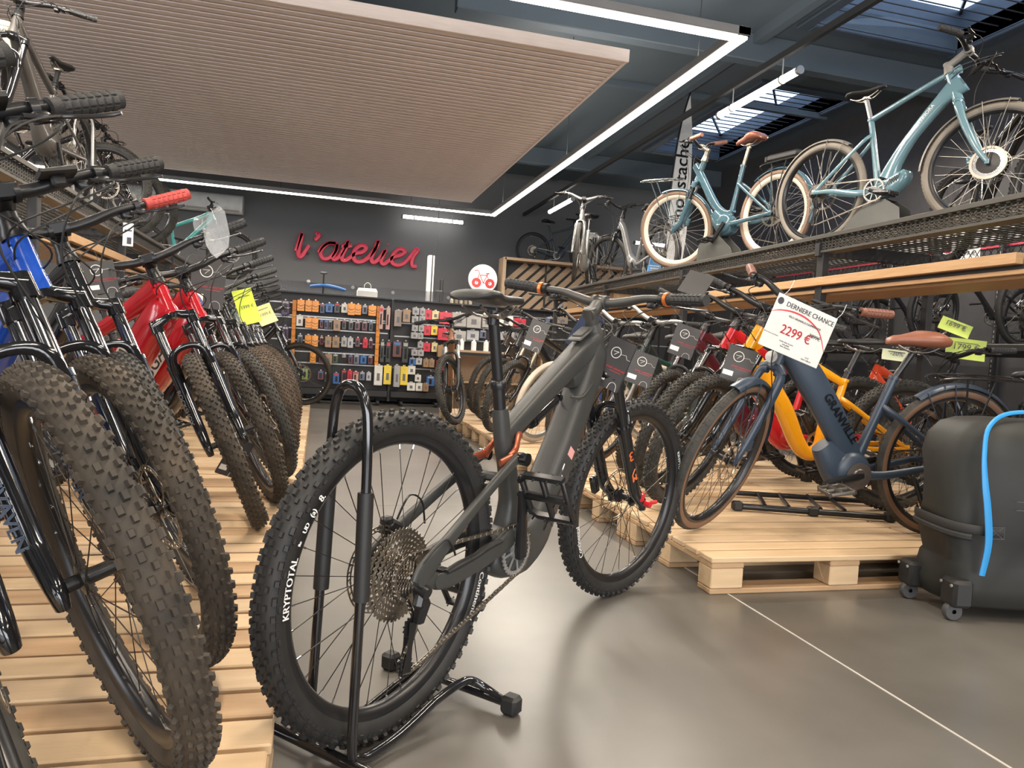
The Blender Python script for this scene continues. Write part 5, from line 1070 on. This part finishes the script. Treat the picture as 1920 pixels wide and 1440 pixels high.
# bicycles standing on the platform of the right wall
for i,(y,c,nm) in enumerate([(4.1,(.010,.010,.011),'black'),(5.2,(.45,.44,.42),'white and black'),(6.2,(.012,.012,.012),'dark'),(7.3,(.010,.010,.012),'gloss black'),(8.4,(.02,.02,.022),'matt black'),(9.5,(.02,.03,.05),'dark blue')]):
    make_bike('pb%d'%i,spec(paint=mat('platform_paint_%d'%i,c,.25,coat=.4),tyre=rubber,seed=40+i,style='thin',motor=0,tw=.05,tread='road',side=rubber),'%s bicycle on the wall platform, %s from the camera'%(nm,ordn[i]),'bicycles on the wall platform',6.05,y,1.19,178,0,10,fc=True)
# ================================================================== SHELF TOP BICYCLES
lbp=mat('pale_blue_paint',(.135,.245,.285),.16,coat=.8,c2=(.14,.255,.295))
guard=mat('grey_mudguard',(.16,.145,.125),.4)
dusty=mat('dusty_grey_tyre',(.19,.165,.13),.7,c2=(.26,.23,.19))
LBs=city(paint=lbp,forkm=lbp,wb=1.10,ha=70,off=.05,crown=.42,ht0=.44,ht1=.63,stem=.68,reach=.11,sz=.03,style='emtb',R=.35,tyre=dusty,side=dusty,fend=guard,rack=False,kick=False,bb=(.44,.30),st=(.347,.775),sad=(.30,.965),sadkind='sport',sadtilt=-4,motor=.0,rise=.01,bw=.32,sweep=.06,fhub=.035,ssz=.11,spk=spokeb,postm=silver,stemm=mat('grey_stem',(.22,.21,.19),.4),
  dt=[(.915,.86),(.80,.775),(.64,.61),(.545,.47),(.50,.37)],dtr=[(.024,.075),(.027,.042),(.027,.034),(.034,.042),(.038,.062)],tt=[(.900,.935),(.80,.915),(.60,.855),(.345,.770)],ttr=[(.022,.026),(.018,.016),(.016,.015),(.017,.018)],str=[(.024,.026),(.018,.020),(.017,.018)],crank_a=-.35,fat=.9,ringr=.075,ringm=silver,deep=.016)
lr_,lS,lfw=make_bike('LB',LBs,'pale blue city bicycle with grey mudguards at the near end of the high right shelf','bicycles on the right shelf',3.306,4.437,1.742,285,0,14)
lf=[c for c in lr_.children if c.name.startswith('frame')][0]
m=MB(); m.tube([(.44,0,.30),(.52,0,.31),(.60,0,.36),(.625,0,.40)],[(.040,.050),(.048,.062),(.044,.050),(.034,.02)],18,k=4,sq=.7); obj('motor_cover',m.mesh('motor_cover',lbp),lf)
m=MB(); 
for k in range(5): m.box((.53+k*.016,-.048,.335+k*.006),(.004,.003,.05),Matrix.Rotation(.5,3,'Y'))
obj('vent_slot',m.mesh('vent_slot',blackp),lf)
m=MB(); Mx=frameM((.735,-.0285,.705),V((.16,0,.165)),V((-.165,0,.16))); text_on(m,'WINORA',.030,Mx,.0006); obj('frame_lettering',m.mesh('frame_lettering',white),lf)
m=MB(); m.lathe([(.0,-.03),(.088,-.028),(.088,.0),(.06,.028),(0,.03)],(0,0,0),(0,1,0),32); m.k=1; m.ring(circ(.094,48),circ(.080,48),(0,-.032,0),EX,EZ,.004)
obj('hub_motor_disc',m.mesh('hub_motor_disc',[chrome,steel]),lfw)
DBp=mat('petrol_blue_paint',(.045,.095,.12),.14,coat=.8)
DBs=city(paint=DBp,forkm=DBp,wb=1.10,ha=68,tyre=mat('brown_wall_tyre',(.16,.105,.07),.65),side=mat('brown_wall',(.20,.13,.09),.65),rim=creamwall,fend=DBp,sadm=mat('chestnut_leather',(.22,.075,.045),.35,coat=.2),gripm=mat('chestnut_grip',(.20,.09,.06),.6,bump=.3),bb=(.48,.32),st=(.36,.80),sad=(.31,1.0),motor=.088,rack=True,kick=False,dt=[(.915,.90),(.83,.78),(.66,.53),(.56,.44),(.48,.42),(.43,.44)],dtr=[(.026,.034),(.026,.036),(.028,.038),(.028,.034),(.026,.026),(.020,.022)],spk=spokeb,postm=mat('champagne_post',(.42,.38,.30),.3,metal=.9),stemm=mat('champagne_stem',(.42,.38,.30),.3,metal=.9),fork='sus',crown=.44,lower=.30,fy=.056,deep=.03,ht1=.64,stem=.73,crank_a=2.2)
dr_,dS,_=make_bike('DB',DBs,'petrol blue step-through bicycle with chestnut saddle and cream rims on the high right shelf','bicycles on the right shelf',3.452,5.17,1.742,106,0,26)
dfk=[c for c in dr_.children if c.name.startswith('fork')][0]; Ad,axd,fwd,hbd=axis(DBs)
m=MB(); z=.80
for s in(-1,1): m.tube([(1.02,s*.03,z-.01),(1.10,s*.10,z),(1.34,s*.09,z+.01),(1.42,s*.02,z+.012)],.006,8,k=4,up=(0,0,1)); m.tube([(1.30,s*.07,z),(1.16,s*.062,.37)],.005,6)
for x in(1.12,1.20,1.28,1.36): m.cyl((x,-.09,z+.004),(x,.09,z+.004),.005,6)
obj('front_rack',m.mesh('front_rack',mat('dark_chrome',(.25,.27,.27),.2,metal=.9)),dfk)
m=MB(); m.box((-.06,0,.79),(.30,.10,.055),bev=.015); m.box((.10,0,.79),(.03,.08,.05),bev=.008); obj('rack_battery',m.mesh('rack_battery',blackp),[c for c in dr_.children if c.name.startswith('luggage_rack')][0])
# grey folded steel trestles on the shelf
def trestle(M_,lab):
    t=thing('shelf_trestle',lab,'bicycle rest',M_,'steel trestles on the shelf')
    m=MB(); m.prism([(-.22,0),(.22,0),(.20,.17),(.10,.24),(-.02,.24),(-.16,.12)],(0,.06,0),EX,EZ,.004); m.prism([(-.22,0),(.22,0),(.20,.17),(.10,.24),(-.02,.24),(-.16,.12)],(0,-.06,0),EX,EZ,.004); m.box((.04,0,.24),(.13,.12,.004)); m.box((0,0,.004),(.42,.12,.006)); obj('folded_plate',m.mesh('folded_plate',mat('grey_steel_sheet',(.12,.12,.11),.4,metal=.4)),t)
trestle(TM(3.44,4.05,1.742,R(285)),'grey folded steel rest under the pale blue bicycle')
trestle(TM(3.30,5.70,1.742,R(106)),'grey folded steel rest under the petrol blue bicycle')
# silver bicycles at the far end of the shelf
silverb=mat('silver_frame_paint',(.28,.28,.265),.25,metal=.5,coat=.4)
SBs=city(paint=silverb,forkm=silverb,sadm=seatm,seed=51,fend=silverb,barm=silver,spk=spokeb,tyre=rubber_g,side=rubber_g,rackm=silver)
make_bike('SB',SBs,'silver step-through bicycle with front and rear racks, first of the far shelf bicycles','bicycles on the right shelf',3.42,9.15,1.742,240,0,10)
make_bike('SB2',city(paint=mat('grey_frame_paint',(.12,.12,.12),.3,coat=.3),sadm=seatm,seed=52,fend=blackm,spk=spokeb,side=rubber_g),'grey bicycle with rack between the silver one and the petrol blue one','bicycles on the right shelf',3.75,7.8,1.742,100,0,15)
make_bike('SB3',spec(paint=blackf,seed=53,style='thin',motor=0,tyre=rubber),'dark bicycle deep on the shelf behind the pale blue bicycle wheel','bicycles on the right shelf',4.6,4.6,1.742,250,0,10)
# advertising beach flag and blue leaflet stand
fl=thing('feather_flag','white feather flag with black vertical lettering behind the petrol blue bicycle','flag',TM(4.50,8.95,0))
m=MB(); m.rings([[(-w1,-.004,z),(w2,-.004,z),(w2,.004,z),(-w1,.004,z)] for w1,w2,z in((.12,.10,1.9),(.12,.16,2.6),(.08,.17,3.4),(.03,.15,3.9),(-.04,.10,4.25),(-.07,.085,4.38))]); obj('cloth',m.mesh('cloth',mat('flag_cloth',(.60,.60,.58),.7)),fl)
m=MB(); m.tube([(-.13,0,0),(-.13,0,2.6),(-.09,0,3.4),(-.02,0,4.0),(.08,0,4.42)],.012,8,k=4); obj('pole',m.mesh('pole',blackm),fl)
m=MB(); text_on(m,'moustache',.25,frameM((.10,-.008,3.25),(0.02,0,1),(-1,0,.02)),.001,bold=.01); obj('flag_lettering',m.mesh('flag_lettering',greyink),fl)
bl=thing('blue_leaflet_stand','small blue tapered info board with white print on the far shelf','info board',TM(3.78,8.0,1.75,.1))
m=MB(); m.prism([(-.13,0),(.13,0),(.085,.36),(-.05,.36)],(0,0,0),EX,EZ,.012); obj('board',m.mesh('board',mat('leaflet_blue',(.10,.30,.60),.5)),bl)
m=MB()
for k in range(3): m.box((.0,-.008,.24-k*.03),(.13-.02*k,.002,.010))
m.box((.0,-.008,.05),(.10,.002,.02)); obj('print',m.mesh('print',white),bl)
# dark bicycle hanging on the back wall
make_bike('HB',city(paint=mat('dim_blue_paint',(.05,.065,.08),.4),forkm=mat('dim_blue_paint',(.05,.065,.08),.4),seed=61,fend=None,rack=False,kick=False,style='thin',sadm=seatm,tyre=rubber,side=rubber,motor=.06,ht1=.62,bw=.30),'dark blue bicycle in the gloom above the slatted wood cabinet',None,3.98,13.9,2.54,0,0,0)
# left shelf bicycles
make_bike('LS1',spec(paint=mat('smoke_paint',(.06,.055,.05),.3,coat=.6),seed=71,tyre=rubber_g,R=.36,fat=1.05),'dark bicycle on the left shelf with a cream price card on its bars','bicycles on the left shelf',-1.70,5.85,1.70,-94,0,14)
lhs=thing('bicycle_stand','slim grey hoop stand around the rear wheel on the left shelf','bicycle stand',TM(-1.70,5.85,1.70,R(-94)))
m=MB(); m.tube([(-.16,-.06,0),(-.15,-.06,.55),(-.15,-.04,.68),(-.15,.04,.68),(-.15,.06,.55),(-.16,.06,0)],.010,8,k=4); m.cyl((-.16,-.2,.012),(-.16,.2,.012),.01,8); obj('hoop',m.mesh('hoop',silver),lhs)
make_bike('LS2',spec(paint=mat('teal_paint',(.06,.42,.40),.3,coat=.5),seed=72,tyre=rubber_g,style='thin',motor=0),'turquoise framed bicycle standing far back on the left shelf','bicycles on the left shelf',-2.45,11.4,1.70,5,0,0)
for i,(y,lab) in enumerate([(6.9,'nearest'),(7.5,'middle'),(8.1,'farthest')]):
    make_bike('LS%d'%(3+i),spec(paint=blackf,seed=73+i,tyre=rubber_g,style='thin',motor=0),'black bicycle at the end of the left shelf, %s of three'%lab,'bicycles on the left shelf',-2.95,y,1.70,-4,0,5)
make_bike('LS6',spec(paint=mat('orange_red_paint',(.65,.07,.02),.2,coat=.7),seed=77,tyre=rubber_d,style='thin',motor=0),'red and black bicycle parked below the left shelf','bicycles below the left shelf',-2.1,4.6,.0,-75,4,10)
# ================================================================== TAGS AND PRICE CARDS
swing_tag((-.75,2.902,1.06),(.5,-1,.2),(-.25,0,1),(.105,.115),'dark swing tag hanging between the black bike and the front red bike')
swing_tag((-.529,3.882,1.133),(.35,-1,.1),(.06,0,1),(.16,.25),'largest dark swing tag of the left row, beside the blue disc')
swing_tag((-.30,3.146,.387),(.9,-1,.1),(.5,0,1),(.10,.16),'dark swing tag low in the spokes of a dusty front wheel')
t=thing('blue_disc_tag','round blue card tag behind the largest dark tag','tag',frameM((-.611,3.847,1.016),(1,.3,0),(0,.1,1)))
m=MB(); m.lathe([(0,.0),(.07,.0),(.07,-.002),(0,-.002)],(0,0,0),(0,0,1),28); obj('card',m.mesh('card',mat('blue_card',(.05,.10,.28),.5)),t)
m=MB(); m.box((0,.03,.001),(.05,.012,.001)); m.box((0,.0,.001),(.07,.003,.001)); m.box((0,-.012,.001),(.07,.003,.001)); obj('print',m.mesh('print',white),t)
neon=mat('neon_yellow_paper',(.62,.75,.06),.6)
def slip(P,n,up,sz,label,mt=neon,txt=None,bend=.012):
    t=thing('price_slip',label,'price slip',frameM(P,V(up).cross(V(n)).normalized(),V(up)),'coloured price slips'); m=MB(); w_,h=sz
    m.rings([[(-w_/2,y,z),(w_/2,y,z+.004),(w_/2,y,z+.005),(-w_/2,y,z+.001)] for y,z in((-h/2,bend),(-h/6,.0),(h/6,-.004),(h/2,.0))]); obj('paper',m.mesh('paper',mt),t)
    m=MB(); text_on(m,txt or '1999 €',w_*.24,Matrix.Translation((0,-h*.05,.014)),.0004); m.box((0,h*.3,.008),(w_*.6,.004,.001)); obj('print',m.mesh('print',greyink),t)
    return t
slip((-.438,4.891,1.068),(.5,-1,.1),(-.35,0,1),(.125,.22),'bright yellow price slip hanging in the left row','' and neon or neon)
slip((-.365,5.492,1.044),(.5,-1,.1),(-.5,0,1),(.13,.14),'small pale yellow slip behind the bright yellow one',mat('pale_yellow_paper',(.6,.55,.2),.6))
slip((4.251,4.053,1.08),(-.6,-1,.1),(.1,0,1),(.24,.14),'yellow green price slip right of the brown saddle',mat('yellow_green_paper',(.50,.62,.12),.6),'1799 €')
slip((4.259,4.161,1.23),(-.6,-1,.3),(.5,0,1),(.20,.10),'yellow green price slip above the brown saddle by the silver display',mat('yellow_green_paper',(.50,.62,.12),.6),'1699 €')
slip((3.038,3.337,.985),(-.6,-1,.1),(.1,0,1),(.14,.06),'pale green price slip just under the nose of the brown saddle',mat('pale_green_paper',(.55,.58,.38),.6),'-20%')
slip((-1.86,5.02,2.56),(.3,-1,-.4),(0,0,1),(.22,.16),'cream price card on the bicycle at the top left corner',mat('cream_paper',(.72,.62,.38),.6))
slip((6.1,5.91,2.10),(-.5,-1,0),(0,0,1),(.26,.18),'white price card on a bicycle bar above the wooden board at the right',white)
t=thing('hanging_price_label','narrow white label hanging under the left shelf edge','price label',frameM((-1.40,6.098,1.59),(1,.2,0),(0,0,1)))
m=MB(); m.box((0,0,0),(.07,.17,.002)); obj('paper',m.mesh('paper',white),t); m=MB(); m.box((.008,-.045,.002),(.03,.05,.001)); m.box((0,.03,.002),(.05,.01,.001)); obj('print',m.mesh('print',greyink),t)
# swing tags in the right row
swing_tag((1.80,2.886,.884),(-.35,-1,.25),(.28,0,1),(.125,.155),'dark swing tag on the yellow and red bikes beside the night blue bicycle')
swing_tag((1.876,3.544,.992),(-.35,-1,.2),(.33,0,1),(.13,.17),'dark swing tag upper right of the anthracite bike tag, on the burgundy bicycle')
swing_tag((1.622,3.501,.833),(-.25,-1,.1),(.30,0,1),(.13,.17),'dark swing tag right of the fork of the anthracite bike')
swing_tag((1.632,5.475,1.017),(-.5,-1,.1),(.35,0,1),(.15,.24),'dark swing tag in the middle distance behind the saddle of the anthracite bike')
swing_tag((1.676,3.091,1.246),(-.25,-.7,.9),(.5,.3,.6),(.12,.15),'dark tag lying face up over the bars behind the right grip of the anthracite bike',logo=False)
swing_tag((1.018,2.737,.982),(.3,-1,.1),(.55,0,1),(.10,.17),'dark blue card with white print behind the head tube of the anthracite bike',blue=mat('navy_card',(.02,.03,.07),.5),logo=False)
# big price card
PC=V((2.010,2.545,.995))-r_*.142+u_*.046; PC=PC+(V((0,0,.88))-PC)*.05; w_,h=.288,.207
Mx=frameM(PC,(r_*.94-u_*.34)*.93+f_*.30,u_*.87+r_*.48-f_*.05); pc=thing('price_card','large white price card DERNIERE CHANCE 2299 € tied to the bars of the night blue bicycle','price card',Mx)
m=MB(); m.box((0,0,0),(w_,h,.0022),bev=.0008); obj('card',m.mesh('card',mat('card_white',(.68,.67,.63),.35,coat=.3)),pc)
m=MB(); q=Matrix.Translation
text_on(m,'DERNIERE CHANCE',.0262,q((.020,.068,.0016)),.0003,bold=.0008); obj('title_print',m.mesh('title_print',greyink),pc); m=MB(); text_on(m,'VELO GRANVILLE E.SUMMERSIDE',.0108,q((.012,.034,.0016)),.0003,bold=.0005); text_on(m,'2899€',.0205,q((.078,-.004,.0016)),.0003,bold=.0008); m.box((.078,.003,.0016),(.060,.0022,.0004),Matrix.Rotation(.05,3,'Z'))
obj('old_price_print',m.mesh('old_price_print',greyink),pc); m=MB(); text_on(m,'Inclus dans le prix :\nanti-pluie\nSans dossiers',.0090,q((-.028,-.062,.0016)),.0003); text_on(m,'C3 €\ndont collecté',.0090,q((.083,-.085,.0016)),.0003)
text_on(m,'Prix valable dans la limite des stocks disponibles',.0040,q((-.115,-.048,.0016)),.0003)
obj('small_print',m.mesh('small_print',greyink),pc); m=MB(); m.lathe([(0,.0002),(.0135,.0002),(.0135,-.0002)],(-.125,.078,.0016),(0,0,1),24); obj('round_logo_print',m.mesh('round_logo_print',greyink),pc)
m=MB(); text_on(m,'2299 €',.050,q((-.005,-.032,.0016)),.0003,bold=.0022); m.tube([(-.144,.030,.0016),(-.11,.046,.0016),(-.05,.058,.0016),(.02,.054,.0016),(.09,.026,.0016),(.144,-.035,.0016)],[(.0002,.0012),(.0002,.0035),(.0002,.0045),(.0002,.0045),(.0002,.0035),(.0002,.0015)],4,up=(0,0,1),k=5); obj('red_print',m.mesh('red_print',redink),pc)
m=MB(); 
for s,x in((-1,-.125),(1,.135)): m.tube([(x,h*.47,0),(x+.01,h*.47+.03,.01),(x+.02,h*.47+.07,.0)],.0009,5,k=4)
obj('string',m.mesh('string',white),pc)
# clear plastic bag on the grip of the front red bike
film=mat('clear_film',(.75,.78,.80),.12,alpha=.22,spec=.9)
pb=thing('plastic_bag','crumpled clear plastic bag pulled over the grip of the front red bike','bag',TM(-.36,2.50,1.235,R(-68),0,0,.80))
m=MB(); rr=random.Random(4); Rg=[]
for i in range(9):
    x=-.12+i*.040; w0=.024+ (0 if i<4 else .011*(i-3)); zc=-.010*i*.3-(0 if i<4 else .008*(i-3)); ring=[]
    for j in range(12):
        t=2*PI*j/12; k=1+.22*(rr.random()-.5); ring.append((x+.006*rr.random(),math.cos(t)*w0*.55*k,zc+math.sin(t)*w0*1.15*k))
    Rg.append(ring)
m.rings(Rg); obj('film',m.mesh('film',film,20),pb)
# ================================================================== WHEELED BAG
bagf=mat('black_bag_fabric',(.012,.0125,.011),.62,c2=(.019,.020,.017),sc_=5,bump=.5,bs=14)
bg_=thing('wheeled_bike_bag','big black wheeled travel bag with a bright blue zip strip at the right edge','bag',TM(2.29,2.27,0,R(-13)))
m=MB(); Rg=[]; rr=random.Random(9)
def bagring(z,ex,ey,cx=0):
    out=[]; n=36
    for j in range(n):
        t=2*PI*(j+.5)/n; c_,s_=math.cos(t),math.sin(t); x=math.copysign(abs(c_)**.34,c_)*ex; y=math.copysign(abs(s_)**.5,s_)*ey
        k=.010*math.sin(5*t+z*9)+.007*math.sin(9*t-z*17)+.006*math.sin(z*40+3*t)
        out.append((x+cx+k*c_,y+k*s_,z))
    return out
Lh=.66
for z,ex,ey,cx in((.045,Lh-.04,.13,0),(.06,Lh-.01,.155,0),(.12,Lh+.0,.168,.0),(.20,Lh-.015,.165,0),(.215,Lh-.022,.163,0),(.30,Lh,.178,0),(.40,Lh+.002,.182,0),(.50,Lh+.004,.178,0),(.60,Lh,.172,0),(.67,Lh-.012,.160,0),(.715,Lh-.05,.135,0),(.735,Lh-.10,.095,0),(.742,Lh-.17,.045,0)): Rg.append(bagring(z,ex,ey,cx+Lh))
m.rings(Rg); obj('body',m.mesh('body',bagf,60),bg_)
m=MB(); zp=mat('blue_zip',(.02,.24,.55),.45)
m.tube([(.075,-.196,.185),(.085,-.202,.30),(.070,-.205,.42),(.055,-.200,.52),(.052,-.188,.62),(.085,-.155,.715),(.20,-.10,.765),(.40,-.08,.770),(.70,-.06,.765),(1.1,-.05,.765)],[(.004,.011),(.004,.014),(.004,.013),(.004,.009),(.004,.008),(.004,.008),(.004,.006),(.004,.004)],8,k=5); obj('zip_strip',m.mesh('zip_strip',zp),bg_,label='bright blue zip strip')
m=MB(); m.tube([(.020,.13,.355),(-.012,.08,.352),(-.014,-.06,.348),(.01,-.145,.345),(.08,-.184,.342),(.145,-.190,.340)],[(.005,.017)],6,k=4,up=(1,0,0)); m.tube([(.020,.13,.325),(-.012,.08,.322),(-.014,-.06,.318),(.01,-.145,.315),(.04,-.176,.314)],[(.007,.012)],6,k=4,up=(1,0,0)); obj('carry_strap',m.mesh('carry_strap',mat('strap_webbing',(.018,.018,.018),.7,bump=.4,bs=300)),bg_)
m=MB(); 
for z in(.455,.425): m.tube([(.18,-.196,z),(.7,-.198,z),(1.2,-.196,z)],.0012,4)
m.tube([(.09,-.192,.36),(.14,-.194,.32)],.0008,4); m.tube([(.14,-.194,.36),(.09,-.192,.32)],.0008,4); m.tube([(.085,-.192,.36),(.145,-.194,.36),(.145,-.194,.318),(.085,-.192,.318),(.085,-.192,.36)],.0008,4)
obj('stitching',m.mesh('stitching',mat('grey_thread',(.10,.10,.10),.7)),bg_)
for x,y in((.005,.10),(.030,-.135)):
    m=MB(); m.box((x,y,.105),(.075,.09,.10),bev=.012); m.k=1
    for dy in(-.03,.03): m.lathe([(0,-.006),(.006,-.004),(.006,0)],(x-.040,y+dy,.135),(1,0,0),8)
    obj('wheel_housing',m.mesh('wheel_housing',[blackp,silver]),bg_)
    m=MB(); m.lathe([(.008,-.014),(.030,-.014),(.034,-.008),(.034,.008),(.030,.014),(.008,.014)],(x-.012,y,.034),(0,1,0),20); obj('castor_wheel',m.mesh('castor_wheel',mat('castor_grey',(.05,.05,.05),.5)),bg_)
# double floor stand by the yellow bike
ds=thing('bicycle_stand','low black floor rack on the pallets between the yellow bike and the night blue one','bicycle stand',TM(2.55,3.35,.146,R(-12)))
m=MB(); m.cyl((-.42,-.16,.022),(.30,-.26,.022),.016,12); obj('front_bar',m.mesh('front_bar',blackm),ds)
m=MB(); m.cyl((-.30,.22,.022),(.45,.16,.022),.014,12); 
for x in(-.28,-.16,0,.12): m.tube([(x,-.17-x*.1,.03),(x+.05,.05,.035),(x+.10,.20,.03)],.010,8)
obj('rear_bar',m.mesh('rear_bar',blackm),ds)
for x,y in((-.43,-.16),(.31,-.262),(-.06,-.21)): m=MB(); m.box((x,y,.024),(.05,.05,.046),bev=.008); obj('rubber_foot',m.mesh('rubber_foot',blackp),ds)
# open wooden tray shelf by the far right row
tr=thing('wooden_tray_table','pale wooden box shelf behind the far bicycles of the right row','shelf',TM(1.75,9.8,0))
for (c,d,n) in[((.0,0,.42),(.03,.5,.84),'side_panel'),((.6,0,.86),(1.2,.5,.03),'top_panel'),((.6,.24,.40),(1.2,.02,.80),'back_panel'),((1.2,0,.42),(.03,.5,.84),'side_panel'),((.6,0,.45),(1.17,.48,.02),'inner_shelf')]:
    m=MB(); m.box(c,d,bev=.002); obj(n,m.mesh(n,fw_),tr)
# small cartridge bottles on the tray
for i in range(6):
    m=MB(); m.lathe([(0,0),(.035,0),(.035,.11),(.015,.13),(.015,.15),(0,.15)],(0,0,0),(0,0,1),12); thing('white_bottle','white bottle on the pale wooden box shelf, %s from the left'%ordn[i],'bottle',TM(1.87+i*.17,9.75,.875),'white bottles on the box shelf',m.mesh('white_bottle',acm))
